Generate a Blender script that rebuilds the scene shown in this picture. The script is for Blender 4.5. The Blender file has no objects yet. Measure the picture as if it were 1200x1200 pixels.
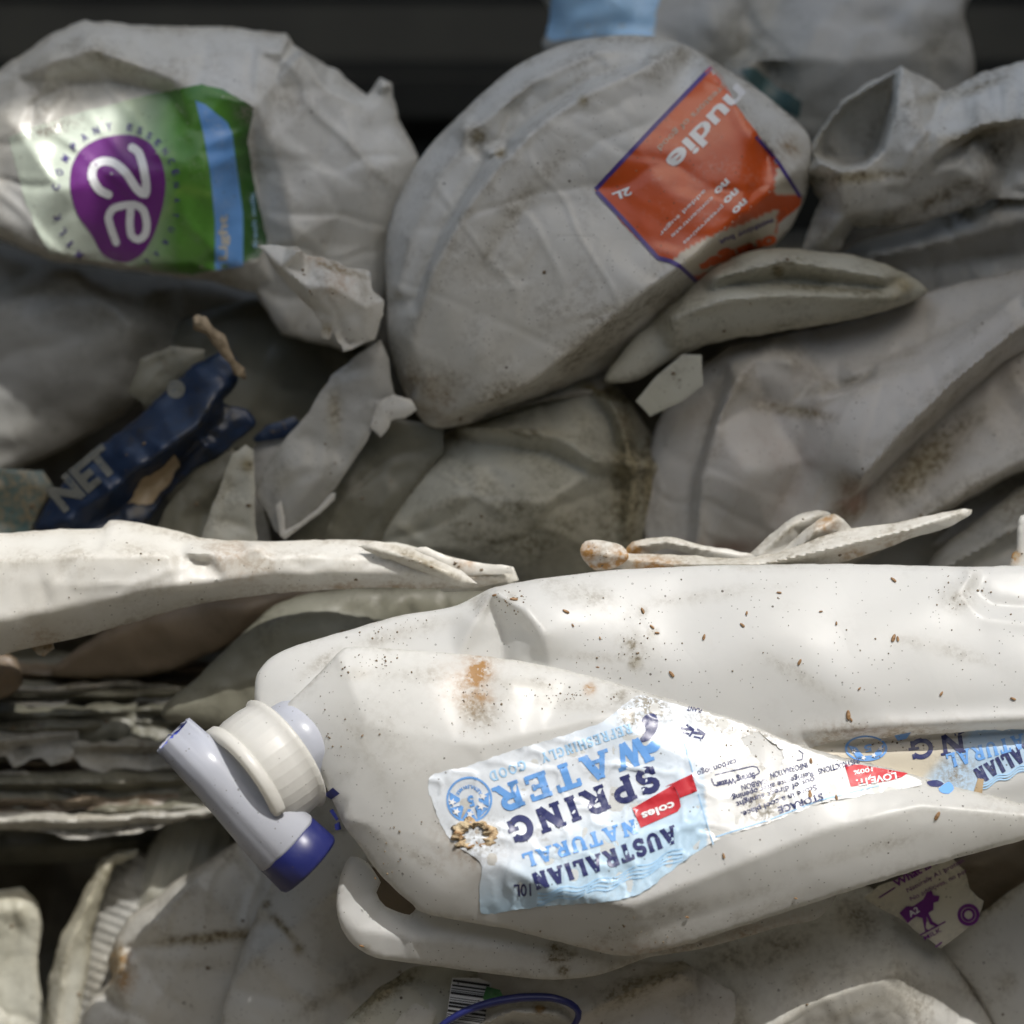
import bpy, bmesh, math, random
import numpy as np
from mathutils import Vector, Matrix
from mathutils.geometry import delaunay_2d_cdt
R_ = math.radians
S = bpy.context.scene
col = S.collection

# ------------------------------------------------------------ camera
TILT = R_(20.0)
D0 = 1.6
K = 0.6/1.6                      # frame width per metre of distance
FOC = Vector((0, 0, 0.62))
fw = Vector((0, math.cos(TILT), -math.sin(TILT)))
rt = Vector((1, 0, 0))
up = Vector((0, math.sin(TILT), math.cos(TILT)))
CAM = FOC - fw*D0
cd = bpy.data.cameras.new("camera")
cam = bpy.data.objects.new("camera", cd); col.objects.link(cam)
cam.location = CAM
cam.rotation_euler = (math.pi/2 - TILT, 0, 0)
cd.sensor_width = 36; cd.lens = 36/K
cd.clip_start = 0.05; cd.clip_end = 200
cd.dof.use_dof = True; cd.dof.focus_distance = D0 - 0.02; cd.dof.aperture_fstop = 2.6
S.camera = cam

# ------------------------------------------------------------ light
SUN = Vector((0.310, -0.269, 0.912)).normalized()      # towards the sun
w = bpy.data.worlds.new("World"); S.world = w; w.use_nodes = True
nt = w.node_tree; bg = nt.nodes['Background']
sky = nt.nodes.new('ShaderNodeTexSky'); sky.sky_type = 'NISHITA'; sky.sun_disc = False
sky.sun_elevation = math.asin(SUN.z); sky.sun_rotation = math.atan2(SUN.x, SUN.y)
sky.air_density = 1.0; sky.dust_density = 2.5; sky.ozone_density = 1.0
tint = nt.nodes.new('ShaderNodeMix'); tint.data_type = 'RGBA'; tint.blend_type = 'MULTIPLY'; tint.inputs[0].default_value = 1.0
tint.inputs[7].default_value = (.97, .955, .84, 1)         # white balance set for the shade
nt.links.new(sky.outputs[0], tint.inputs[6]); nt.links.new(tint.outputs[2], bg.inputs[0]); bg.inputs[1].default_value = 0.15
sl = bpy.data.lights.new("sun", 'SUN'); so = bpy.data.objects.new("sun", sl); col.objects.link(so)
sl.energy = 2.3; sl.angle = R_(0.5); sl.color = (1.0, 0.975, 0.945)
so.rotation_euler = SUN.to_track_quat('Z', 'Y').to_euler(); so.location = SUN*6
S.view_settings.view_transform = 'Standard'; S.view_settings.look = 'None'
S.view_settings.exposure = 0.85; S.view_settings.gamma = 1.0
S.view_settings.use_curve_mapping = False

# ------------------------------------------------------------ pixel-to-place
PX = 0.0005
def P(u, v, d):
    """point seen at photograph position (u, v), d in units of 0.5 mm behind the focus plane (positive is farther)"""
    dist = D0 + d*PX
    W = dist*K/1200.0
    return CAM + fw*dist + rt*((u-600)*W) + up*((600-v)*W)
def Pn(u, v, d):
    dist = D0 + np.asarray(d)*PX; W = dist*K/1200.0
    u = np.asarray(u); v = np.asarray(v)
    c = np.array(CAM)[None]; a = np.array(fw)[None]; r = np.array(rt)[None]; q = np.array(up)[None]
    return c + a*dist[:, None] + r*((u-600)*W)[:, None] + q*((600-v)*W)[:, None]

# ------------------------------------------------------------ noise
def _hash(ix, iy, seed):
    n = (ix*374761393 + iy*668265263 + seed*1442695041) & 0xffffffff
    n = ((n ^ (n >> 13))*1274126177) & 0xffffffff
    return ((n ^ (n >> 16)) & 0xffff)/65535.0
def vnoise(x, y, seed=0):
    x = np.asarray(x, float); y = np.asarray(y, float)
    ix = np.floor(x).astype(np.int64); iy = np.floor(y).astype(np.int64)
    fx = x-ix; fy = y-iy
    fx = fx*fx*fx*(fx*(fx*6-15)+10); fy = fy*fy*fy*(fy*(fy*6-15)+10)
    a = _hash(ix, iy, seed); b = _hash(ix+1, iy, seed); c = _hash(ix, iy+1, seed); d = _hash(ix+1, iy+1, seed)
    return ((a*(1-fx)+b*fx)*(1-fy) + (c*(1-fx)+d*fx)*fy)*2-1
def fbm(x, y, seed=0, oct=4):
    s = 0; a = 1; t = 0
    for i in range(oct):
        s = s + a*vnoise(x*2**i, y*2**i, seed+i*17); t += a; a *= .5
    return s/t
def ridged(x, y, seed=0):
    return 1-2*np.abs(vnoise(x, y, seed))

# ------------------------------------------------------------ 2D helpers
def smooth_poly(pts, closed=True, step=6.0):
    pts = [tuple(p) for p in pts]; n = len(pts); out = []
    rng = range(n if closed else n-1)
    for i in rng:
        if closed: p0, p1, p2, p3 = pts[i-1], pts[i], pts[(i+1) % n], pts[(i+2) % n]
        else: p0, p1, p2, p3 = pts[max(i-1, 0)], pts[i], pts[i+1], pts[min(i+2, n-1)]
        L = math.hypot(p2[0]-p1[0], p2[1]-p1[1]); m = max(1, int(L/step))
        for k in range(m):
            t = k/m
            q = []
            for c in range(len(p1)):
                m1 = (p2[c]-p0[c])*.5*.8; m2 = (p3[c]-p1[c])*.5*.8
                if c < 2 and False: pass
                t2 = t*t; t3 = t2*t
                q.append((2*t3-3*t2+1)*p1[c] + (t3-2*t2+t)*m1 + (-2*t3+3*t2)*p2[c] + (t3-t2)*m2)
            out.append(tuple(q))
    if not closed: out.append(pts[-1])
    return out
def dens(pts, closed=True, step=6.0):
    out = []; n = len(pts)
    for i in range(n if closed else n-1):
        a = pts[i]; b = pts[(i+1) % n]; L = math.hypot(b[0]-a[0], b[1]-a[1]); m = max(1, int(L/step))
        for k in range(m):
            t = k/m; out.append(tuple(a[c]*(1-t)+b[c]*t for c in range(len(a))))
    if not closed: out.append(tuple(pts[-1]))
    return out
def seg_dist(x, y, poly, closed=True):
    p = np.array([q[:2] for q in poly], float); q = np.roll(p, -1, axis=0)
    if not closed: p = p[:-1]; q = q[:-1]
    best = np.full(x.shape, 1e9)
    for (ax, ay), (bx, by) in zip(p, q):
        dx = bx-ax; dy = by-ay; L2 = dx*dx+dy*dy+1e-9
        t = np.clip(((x-ax)*dx+(y-ay)*dy)/L2, 0, 1)
        d = (x-ax-t*dx)**2+(y-ay-t*dy)**2
        np.minimum(best, d, out=best)
    return np.sqrt(best)
def inside(x, y, poly):
    r = np.zeros(x.shape, bool); n = len(poly)
    for i in range(n):
        x1, y1 = poly[i][:2]; x2, y2 = poly[(i+1) % n][:2]
        if y1 == y2: continue
        c = ((y1 > y) != (y2 > y)) & (x < (x2-x1)*(y-y1)/(y2-y1)+x1)
        r ^= c
    return r
def blur(A, sig):
    if sig <= 0.3: return A
    k = int(3*sig)+1; g = np.exp(-np.arange(-k, k+1)**2/(2*sig*sig)); g /= g.sum()
    B = np.pad(A, k, mode='edge')
    B = sum(g[i]*B[:, i:i+A.shape[1]] for i in range(2*k+1))
    return sum(g[i]*B[i:i+A.shape[0]] for i in range(2*k+1))
def tri_raster(P3, tris, X0, Y0, r, nx, ny):
    A = np.zeros((ny, nx)); M = np.zeros((ny, nx), bool)
    for a, b, c in tris:
        (x1, y1, h1), (x2, y2, h2), (x3, y3, h3) = P3[a], P3[b], P3[c]
        i0 = max(0, int((min(x1, x2, x3)-X0)/r)); i1 = min(nx-1, int((max(x1, x2, x3)-X0)/r)+1)
        j0 = max(0, int((min(y1, y2, y3)-Y0)/r)); j1 = min(ny-1, int((max(y1, y2, y3)-Y0)/r)+1)
        if i1 < i0 or j1 < j0: continue
        xx, yy = np.meshgrid(X0+r*np.arange(i0, i1+1), Y0+r*np.arange(j0, j1+1))
        det = (y2-y3)*(x1-x3)+(x3-x2)*(y1-y3)
        if abs(det) < 1e-6: continue
        l1 = ((y2-y3)*(xx-x3)+(x3-x2)*(yy-y3))/det; l2 = ((y3-y1)*(xx-x3)+(x1-x3)*(yy-y3))/det; l3 = 1-l1-l2
        m = (l1 >= -1e-6) & (l2 >= -1e-6) & (l3 >= -1e-6)
        A[j0:j1+1, i0:i1+1][m] = (l1*h1+l2*h2+l3*h3)[m]; M[j0:j1+1, i0:i1+1][m] = True
    return A, M
def cdt(pts2, edges):
    vs, es, fs, ov, oe, of = delaunay_2d_cdt([Vector(p[:2]) for p in pts2], edges, [], 0, 1e-4, True)
    return vs, fs, ov

class Surf:
    """a crumpled sheet: height (towards the camera) over photograph positions"""
    def __init__(s, outline, depth=0, creases=(), ctrl=(), R=10, T=30, dome=0, crumple=None, noise=(60, 2), fine=0,
                 res=4, soft=1.0, smooth=True, jag=0.8, seed=1, waves=None, holes=(), folds=.45, lean=0, vref=None, hs=1.45, wide=0):
        R = R*.6; soft = soft*.4; noise = (noise[0], noise[1]*(.45 if crumple else 1)); dome = dome*(1 if hs == 1 else .9)
        creases = [[(a, b, c*hs) for a, b, c in q] for q in creases]; ctrl = [(a, b, c*hs) for a, b, c in ctrl]
        if crumple: crumple = (crumple[0], crumple[1]*1.7)
        rnd = random.Random(seed)
        o = [tuple(p) if len(p) == 3 else (p[0], p[1], 0.0) for p in outline]
        o = smooth_poly(o, True, res*1.6) if smooth else dens(o, True, res*1.6)
        if jag:
            oo = []
            for i, p in enumerate(o):
                a = o[i-1]; b = o[(i+1) % len(o)]
                nx, ny = -(b[1]-a[1]), b[0]-a[0]; L = math.hypot(nx, ny)+1e-9
                k = jag*(float(fbm(p[0]/14, p[1]/14, seed+5, 3))*2.0)
                oo.append((p[0]+nx/L*k, p[1]+ny/L*k, p[2]))
            o = oo
        s.o = o; s.depth = depth; s.R = R; s.T = T; s.seed = seed; s.res = res; s.holes = holes
        xs = [p[0] for p in o]; ys = [p[1] for p in o]
        s.X0 = min(xs)-4*res; s.Y0 = min(ys)-4*res; s.r = 2.5 if res < 7 else 4.0
        s.nx = int((max(xs)+4*res-s.X0)/s.r)+2; s.ny = int((max(ys)+4*res-s.Y0)/s.r)+2
        # coarse control triangulation
        co = o[::max(1, int(16/(res*1.6)))]
        pts = list(co); edges = [(i, (i+1) % len(co)) for i in range(len(co))]
        for c in creases:
            c = dens([tuple(q) for q in c], False, 25)
            b = len(pts); pts += c; edges += [(b+i, b+i+1) for i in range(len(c)-1)]
        pts += [tuple(c) for c in ctrl]
        for cx, cy in ((s.X0-50, s.Y0-50), (s.X0+s.nx*s.r+50, s.Y0-50), (s.X0-50, s.Y0+s.ny*s.r+50), (s.X0+s.nx*s.r+50, s.Y0+s.ny*s.r+50)):
            j = min(range(len(co)), key=lambda i: (co[i][0]-cx)**2+(co[i][1]-cy)**2); pts.append((cx, cy, co[j][2]))
        def solve(pts, edges):
            vs, fs, ov = cdt(pts, edges)
            P3 = []
            for i, v in enumerate(vs):
                if ov[i]: h = pts[ov[i][0]][2]
                else:
                    dd = sorted(((v.x-p[0])**2+(v.y-p[1])**2, p[2]) for p in pts)[:3]
                    h = sum(x[1]/(x[0]+1) for x in dd)/sum(1/(x[0]+1) for x in dd)
                P3.append((v.x, v.y, h))
            return tri_raster(P3, fs, s.X0, s.Y0, s.r, s.nx, s.ny)
        A, M = solve(pts, edges)
        Aw = blur(A, wide) if wide else None
        GX, GY = np.meshgrid(s.X0+s.r*np.arange(s.nx), s.Y0+s.r*np.arange(s.ny))
        s.D = seg_dist(GX, GY, [p for p in o[::2]]); ins = inside(GX, GY, o); s.D[~ins] = 0
        if crumple:
            sp, amp = crumple; an0 = rnd.uniform(0, math.pi)
            cx, cy = s.X0+s.nx*s.r/2, s.Y0+s.ny*s.r/2; RR = math.hypot(s.nx*s.r, s.ny*s.r)/2+40
            def facets(sp, am, asp, an):
                c_, s_ = math.cos(an), math.sin(an); q = []; a = -RR
                while a < RR:
                    b = -RR
                    while b < RR:
                        x = a+rnd.uniform(-.48, .48)*sp*asp; y = b+rnd.uniform(-.48, .48)*sp/asp**.5
                        q.append((cx+x*c_-y*s_, cy+x*s_+y*c_, rnd.gauss(0, am))); b += sp/asp**.5
                    a += sp*asp
                vs, fs, ov = cdt(q, [])
                return tri_raster([(v.x, v.y, q[ov[i][0]][2]) for i, v in enumerate(vs)], fs, s.X0, s.Y0, s.r, s.nx, s.ny)[0]
            A = A+blur(facets(sp, .5*amp, 2.0, an0), .7)*np.clip(s.D/(sp*.4), 0.25, 1)
            if sp >= 30:       # smaller wrinkles gathered in some regions only
                B = facets(sp*.36, .22*min(amp, 14), 1.8, an0+rnd.uniform(.3, 1.2))
                A = A+blur(B, .6)*np.clip(.25+1.8*fbm(GX/(sp*1.8), GY/(sp*1.8), seed+77, 2), 0, 1)*np.clip(s.D/12, 0.3, 1)
        if wide:
            wgt = np.zeros(A.shape)
            for c in creases:
                if len(c) > 1: wgt = np.maximum(wgt, np.exp(-(seg_dist(GX, GY, c, False)/20)**2))
            A = A*wgt+Aw*(1-wgt)
        raw = A.copy()
        A = blur(A, soft*4.0/s.r)
        if dome:
            dm = max(s.D.max(), 1); x = np.clip(s.D/dm, 0, 1); A = A+blur(dome*np.sqrt(1-(1-x)**2)-0, 6/s.r)
        A = A+noise[1]*fbm(GX/noise[0], GY/noise[0], seed+3, 3)
        if waves:
            for (ax, ay, wl, am, x0, x1) in waves:     # ribs along a direction
                ph = (GX*ax+GY*ay)/wl*2*math.pi
                A = A+am*np.sin(ph)
        if folds and crumple:      # long creases running in a few directions
            for k in range(3):
                an = rnd.uniform(0, math.pi); c_, s_ = math.cos(an), math.sin(an); U = GX*c_+GY*s_; V = -GX*s_+GY*c_
                q = np.abs(vnoise(U/rnd.uniform(38, 60)+.3*vnoise(V/50, U/50, seed+k), V/rnd.uniform(130, 220), seed+31*k))
                A = A+folds*(9.0, -7.0, 5.0)[k]*np.minimum(q*2.6, 1)*np.clip(s.D/20, 0.15, 1)
        if lean: A = A+lean*(GY-(vref if vref is not None else (s.Y0+s.ny*s.r/2)))/100.0
        if fine: A = A+fine*ridged(GX/22, GY/22, seed+9)
        s.H = A
        lap = A-blur(A, 10/s.r)
        s.C = np.clip(np.abs(lap)/4.0-.15, 0, 1)
        s.C = blur(s.C, 1.2)
    def samp(s, A, u, v):
        x = np.clip((np.asarray(u, float)-s.X0)/s.r, 0, s.nx-1.001); y = np.clip((np.asarray(v, float)-s.Y0)/s.r, 0, s.ny-1.001)
        i = x.astype(int); j = y.astype(int); fx = x-i; fy = y-j
        return (A[j, i]*(1-fx)+A[j, i+1]*fx)*(1-fy)+(A[j+1, i]*(1-fx)+A[j+1, i+1]*fx)*fy
    def base(s, u, v): return s.samp(s.H, u, v)
    def h(s, u, v):
        D = s.samp(s.D, u, v); x = np.clip(D/max(s.R, .01), 0, 1)
        return s.base(u, v)-s.R*(1-np.sqrt(np.clip(1-(1-x)**2, 0, 1)))
    def d(s, u, v): return s.depth-s.h(u, v)

# ------------------------------------------------------------ tagging and linking
def tag(o, label=None, cat=None, group=None, kind=None):
    if label: o['label'] = label
    if cat: o['category'] = cat
    if group: o['group'] = group
    if kind: o['kind'] = kind
    return o
def thing(name, label, cat, loc, group=None):
    o = bpy.data.objects.new(name, None); col.objects.link(o); o.location = loc; o.empty_display_size = .02
    return tag(o, label, cat, group)
def root_loc(parent):
    l = Vector((0, 0, 0)); p = parent
    while p is not None: l = l+Vector(p.location); p = p.parent
    return l
def link(name, verts, faces, mat, parent=None, attrs=None, cols=None, smooth=True, recalc=False):
    verts = np.asarray(verts, float)
    if parent is None: c = verts.mean(axis=0)
    else: c = np.array(root_loc(parent))
    me = bpy.data.meshes.new(name); me.from_pydata((verts-c).tolist(), [], [list(f) for f in faces]); me.update()
    if recalc:
        bm = bmesh.new(); bm.from_mesh(me); bmesh.ops.recalc_face_normals(bm, faces=bm.faces); bm.to_mesh(me); bm.free()
    if smooth: me.polygons.foreach_set('use_smooth', [True]*len(me.polygons))
    for k, a in (attrs or {}).items():
        at = me.attributes.new(k, 'FLOAT', 'POINT'); at.data.foreach_set('value', np.asarray(a, np.float32))
    if cols is not None:
        ca = me.attributes.new('ink', 'FLOAT_COLOR', 'POINT')
        c4 = np.ones((len(verts), 4), np.float32); c4[:, :3] = cols; ca.data.foreach_set('color', c4.ravel())
    me.materials.append(mat)
    o = bpy.data.objects.new(name, me); col.objects.link(o)
    if parent is None: o.location = c
    else: o.parent = parent
    return o

def fill(surf, outline, step, holes=(), insets=()):
    """fine triangulation of an outline"""
    xs = [p[0] for p in outline]; ys = [p[1] for p in outline]
    gx = np.arange(min(xs), max(xs), step); gy = np.arange(min(ys), max(ys), step*.87)
    X, Y = np.meshgrid(gx, gy); X[1::2] += step*.5
    X = X.ravel(); Y = Y.ravel()
    rs = np.random.RandomState(3); X = X+rs.uniform(-.15, .15, X.shape)*step; Y = Y+rs.uniform(-.15, .15, Y.shape)*step
    m = inside(X, Y, outline)
    for hl in holes: m &= ~inside(X, Y, hl)
    X = X[m]; Y = Y[m]
    D = seg_dist(X, Y, outline)
    for hl in holes: D = np.minimum(D, seg_dist(X, Y, hl))
    k = D > (max(insets)*1.15+.3*step if insets else step*.45); X = X[k]; Y = Y[k]
    pts = [p[:2] for p in outline]; edges = [(i, (i+1) % len(pts)) for i in range(len(pts))]
    for hl in holes:
        b = len(pts); pts += [p[:2] for p in hl]; edges += [(b+i, b+(i+1) % len(hl)) for i in range(len(hl))]
    for ins in insets:
        n = len(outline); q = []
        for i in range(n):
            a = outline[i-1]; b = outline[(i+1) % n]; nx, ny = -(b[1]-a[1]), b[0]-a[0]; L = math.hypot(nx, ny)+1e-9
            for sg in (1, -1): q.append((outline[i][0]+sg*nx/L*ins, outline[i][1]+sg*ny/L*ins))
        qx = np.array([p[0] for p in q]); qy = np.array([p[1] for p in q])
        mm = inside(qx, qy, outline) & (seg_dist(qx, qy, outline) > ins*.8)
        pts += [(float(a), float(b)) for a, b in zip(qx[mm], qy[mm])]
    pts += [(float(a), float(b)) for a, b in zip(X, Y)]
    vs, fs, ov = cdt(pts, edges)
    V = np.array([(v.x, v.y) for v in vs]); F = np.array(fs)
    c = V[F].mean(axis=1); m = inside(c[:, 0], c[:, 1], outline)
    for hl in holes: m &= ~inside(c[:, 0], c[:, 1], hl)
    F = F[m]
    used = np.unique(F); mp = -np.ones(len(V), int); mp[used] = np.arange(len(used))
    return V[used], mp[F]

def blobs(U, V, lst):
    a = np.zeros(len(U))
    for b in lst:
        if len(b) == 4: u, v, r, k = b; e = ((U-u)**2+(V-v)**2)/(r*r)
        else:
            u, v, rx, ry, ang, k = b; c, s_ = math.cos(R_(ang)), math.sin(R_(ang))
            e = (((U-u)*c+(V-v)*s_)/rx)**2+((-(U-u)*s_+(V-v)*c)/ry)**2
        a = np.maximum(a, k*(2.2 if k >= .85 else 1.3)*np.exp(-e))
    return a

SURFS = []
def body(name, sf, mat, parent=None, label=None, cat=None, group=None, grime=(), rust=(), pink=(), edge_grime=.35):
    out = sf.o; R, T = sf.R, sf.T; SURFS.append(sf)
    ins = (R*.12, R*.4) if R >= 6 else ()
    V, F = fill(sf, out, sf.res, sf.holes, ins)
    D = seg_dist(V[:, 0], V[:, 1], out)
    for hl in sf.holes: D = np.minimum(D, seg_dist(V[:, 0], V[:, 1], hl))
    bd = D < 0.02
    x = np.clip(D/max(R, .01), 0, 1); pr = np.sqrt(np.clip(1-(1-x)**2, 0, 1))
    H = sf.base(V[:, 0], V[:, 1])
    hf = H-R*(1-pr)
    xb = np.clip(D/max(R, 6), 0, 1); prb = np.sqrt(np.clip(1-(1-xb)**2, 0, 1))
    hb = H-R-(T-R)*prb
    n = len(V); idx = np.arange(n); nb = idx[~bd]; mp = idx.copy(); mp[nb] = n+np.arange(len(nb))
    W1 = Pn(V[:, 0], V[:, 1], sf.depth-hf); W2 = Pn(V[nb, 0], V[nb, 1], sf.depth-hb[nb])
    W = np.vstack([W1, W2]); FF = [tuple(f) for f in F]+[tuple(mp[f][::-1]) for f in F]
    U = np.concatenate([V[:, 0], V[nb, 0]]); VV = np.concatenate([V[:, 1], V[nb, 1]])
    C = sf.samp(sf.C, U, VV)
    DD = np.concatenate([D, D[nb]])
    g = np.maximum(blobs(U, VV, grime), edge_grime*np.clip(C, 0, 1)+edge_grime*np.exp(-DD/8))
    at = {'grime': g, 'rust': blobs(U, VV, rust), 'pink': blobs(U, VV, pink)}
    o = link(name, W, FF, mat, parent, at, recalc=True)
    o.data.set_sharp_from_angle(angle=R_(62))
    return tag(o, label, cat, group)

# prints ------------------------------------------------------------
_eps = [0.0]
def nexteps():
    _eps[0] = (_eps[0]+0.013) % 0.35
    return _eps[0]
def sheet(name, sf, outline, mat, parent, off=0.6, step=5, smooth=False, colf=None, holes=(), jag=0, label=None, hf=None, thick=0, grime=()):
    o = smooth_poly(outline, True, step) if smooth else dens(outline, True, step)
    if jag: o = [(p[0]+jag*float(vnoise(p[0]/5, p[1]/5, 3)), p[1]+jag*float(vnoise(p[0]/5+9, p[1]/5, 4))) for p in o]
    holes = [[(q[0]+2.5*float(vnoise(q[0]/4, q[1]/4, 8)), q[1]+2.5*float(vnoise(q[0]/4, q[1]/4, 9))) for q in dens(h, True, step)] for h in holes]
    V, F = fill(sf, o, step, holes)
    h = sf.h(V[:, 0], V[:, 1])+off
    if hf: h = h+hf(V[:, 0], V[:, 1])
    D = sf.depth-h
    cols = colf(V[:, 0], V[:, 1]) if colf else None
    g = blobs(V[:, 0], V[:, 1], grime)
    ob = link(name, Pn(V[:, 0], V[:, 1], D), F, mat, parent, {'grime': g}, cols)
    if label: ob['label'] = label
    return ob
class Ink:
    """collects flat print (letters, strokes, patches) for one mesh, laid on a surface"""
    def __init__(s, sf, off=1.0, hf=None): s.sf = sf; s.off = off; s.hf = hf; s.V = []; s.F = []; s.E = []
    def add(s, V, F):
        b = len(s.V); e = nexteps(); s.V += [tuple(v) for v in V]; s.E += [e]*len(V); s.F += [tuple(b+i for i in f) for f in F]
    def poly(s, pts, step=5, smooth=False):
        o = smooth_poly(pts, True, step) if smooth else dens(pts, True, step)
        V, F = fill(None, o, step); s.add(V, F)
    def stroke(s, pts, wd, smooth=False, step=4, cap=False):
        p = smooth_poly(pts, False, step) if smooth else dens(pts, False, step)
        V = []; n = len(p)
        for i in range(n):
            a = p[max(i-1, 0)]; b = p[min(i+1, n-1)]; dx, dy = b[0]-a[0], b[1]-a[1]; L = math.hypot(dx, dy)+1e-9
            ww = wd(i/(n-1))/2 if callable(wd) else wd/2
            nx, ny = -dy/L*ww, dx/L*ww
            V += [(p[i][0]+nx, p[i][1]+ny), (p[i][0]-nx, p[i][1]-ny)]
        s.add(V, [(2*i, 2*i+1, 2*i+3, 2*i+2) for i in range(n-1)])
        if cap:
            for q in (p[0], p[-1]): s.disc(q[0], q[1], (wd(0) if callable(wd) else wd)/2)
    def disc(s, u, v, r, ry=None, r2=0, n=18, ang=0):
        ry = ry or r; V = []; c, sn = math.cos(R_(ang)), math.sin(R_(ang))
        def pt(a, k): x, y = r*k*math.cos(a), ry*k*math.sin(a); return (u+x*c-y*sn, v+x*sn+y*c)
        ks = [r2/r] if r2 else [.01]
        m = max(1, int(r*(1-ks[0])/5)); ks = [ks[0]+(1-ks[0])*i/m for i in range(m+1)]
        for k in ks: V += [pt(2*math.pi*i/n, k) for i in range(n)]
        F = [(j*n+i, j*n+(i+1) % n, (j+1)*n+(i+1) % n, (j+1)*n+i) for j in range(m) for i in range(n)]
        s.add(V, F)
    def star(s, u, v, r, ang=0):
        V = [(u, v)]+[(u+(r if i % 2 == 0 else r*.42)*math.cos(R_(ang+36*i)), v+(r if i % 2 == 0 else r*.42)*math.sin(R_(ang+36*i))) for i in range(10)]
        s.add(V, [(0, i+1, (i+1) % 10+1) for i in range(10)])
    def text(s, txt, p0, p1, cap, bold=0.0, bend=0.0, maxe=5.0):
        if cap <= 0: return
        V, F, Wd = text_mesh(txt, bold)
        if not len(V): return
        dx, dy = p1[0]-p0[0], p1[1]-p0[1]; L = math.hypot(dx, dy); dx /= L; dy /= L; ux, uy = dy, -dx
        sx = L/Wd; sy = cap
        out = []
        for x, y in V:
            a = x*sx; b = y*sy+bend*math.sin(math.pi*min(max(x/Wd, 0), 1))
            out.append((p0[0]+dx*a+ux*b, p0[1]+dy*a+uy*b))
        out, F = refine(out, F, maxe)
        s.add(out, F)
    def ring_text(s, txt, cx, cy, rx, ry, a0, a1, cap, outward=True):
        n = len(txt)
        for i, ch in enumerate(txt):
            if ch == ' ': continue
            a = R_(a0+(a1-a0)*i/(n-1)); x, y = cx+rx*math.cos(a), cy+ry*math.sin(a)
            sg = 1 if a1 > a0 else -1
            tx, ty = -math.sin(a)*sg, math.cos(a)*sg
            w_ = cap*.75*(.45 if ch in "I.·" else 1)
            s.text(ch, (x-tx*w_/2, y-ty*w_/2), (x+tx*w_/2, y+ty*w_/2), cap, .02)
    def slab(s, txt, p0, p1, cap, wt=.2, bend=0):
        """slab serif capitals drawn as strokes"""
        ws = [GL[c][0] if c != ' ' else .5 for c in txt]; gap = .2; tot = sum(ws)+gap*(len(ws)-1)
        dx, dy = p1[0]-p0[0], p1[1]-p0[1]; L = math.hypot(dx, dy); dx /= L; dy /= L; ux, uy = dy, -dx; sx = L/tot
        x0 = 0
        for c, wg in zip(txt, ws):
            if c != ' ':
                for st in GL[c][1]:
                    k = st[0]; q = st[1]
                    pp = []
                    for x, y in q:
                        X = (x0+x)*sx; Y = y*cap+bend*math.sin(math.pi*(x0+x)/tot); pp.append((p0[0]+dx*X+ux*Y, p0[1]+dy*X+uy*Y))
                    s.stroke(pp, cap*wt*k, smooth=len(q) > 4, step=2.5)
            x0 += wg+gap
    def done(s, name, mat, parent, label=None):
        if not s.V: return None
        V = np.array(s.V); h = s.sf.h(V[:, 0], V[:, 1])+s.off+np.array(s.E)
        if s.hf: h = h+s.hf(V[:, 0], V[:, 1])
        o = link(name, Pn(V[:, 0], V[:, 1], s.sf.depth-h), s.F, mat, parent)
        if label: o['label'] = label
        return o
_tc = {}
def text_mesh(txt, bold):
    if (txt, bold) in _tc: return _tc[(txt, bold)]
    cu = bpy.data.curves.new("t", 'FONT'); cu.body = txt; cu.size = 1.0; cu.offset = bold; cu.resolution_u = 3
    ob = bpy.data.objects.new("t", cu)
    me = bpy.data.meshes.new_from_object(ob)
    V = [(v.co.x, v.co.y) for v in me.vertices]; F = [tuple(p.vertices) for p in me.polygons]
    bpy.data.objects.remove(ob); bpy.data.curves.remove(cu); bpy.data.meshes.remove(me)
    if V:
        x0 = min(v[0] for v in V); V = [((x-x0), y/.70) for x, y in V]; Wd = max(v[0] for v in V)
    else: Wd = 1
    _tc[(txt, bold)] = (V, F, Wd); return _tc[(txt, bold)]
def refine(V, F, maxe):
    bm = bmesh.new(); vs = [bm.verts.new((x, y, 0)) for x, y in V]
    for f in F:
        try: bm.faces.new([vs[i] for i in f])
        except ValueError: pass
    bmesh.ops.triangulate(bm, faces=bm.faces)
    for _ in range(4):
        es = [e for e in bm.edges if e.calc_length() > maxe]
        if not es: break
        bmesh.ops.subdivide_edges(bm, edges=es, cuts=1); bmesh.ops.triangulate(bm, faces=bm.faces)
    bm.verts.index_update()
    o = [(v.co.x, v.co.y) for v in bm.verts], [tuple(v.index for v in f.verts) for f in bm.faces]
    bm.free(); return o
def arc(cx, cy, rx, ry, a0, a1, n=9): return [(cx+rx*math.cos(R_(a0+(a1-a0)*i/n)), cy+ry*math.sin(R_(a0+(a1-a0)*i/n))) for i in range(n+1)]
def sf_(x, y=0.05, w=.17): return (.55, [(x-w, y), (x+w, y)])
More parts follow.
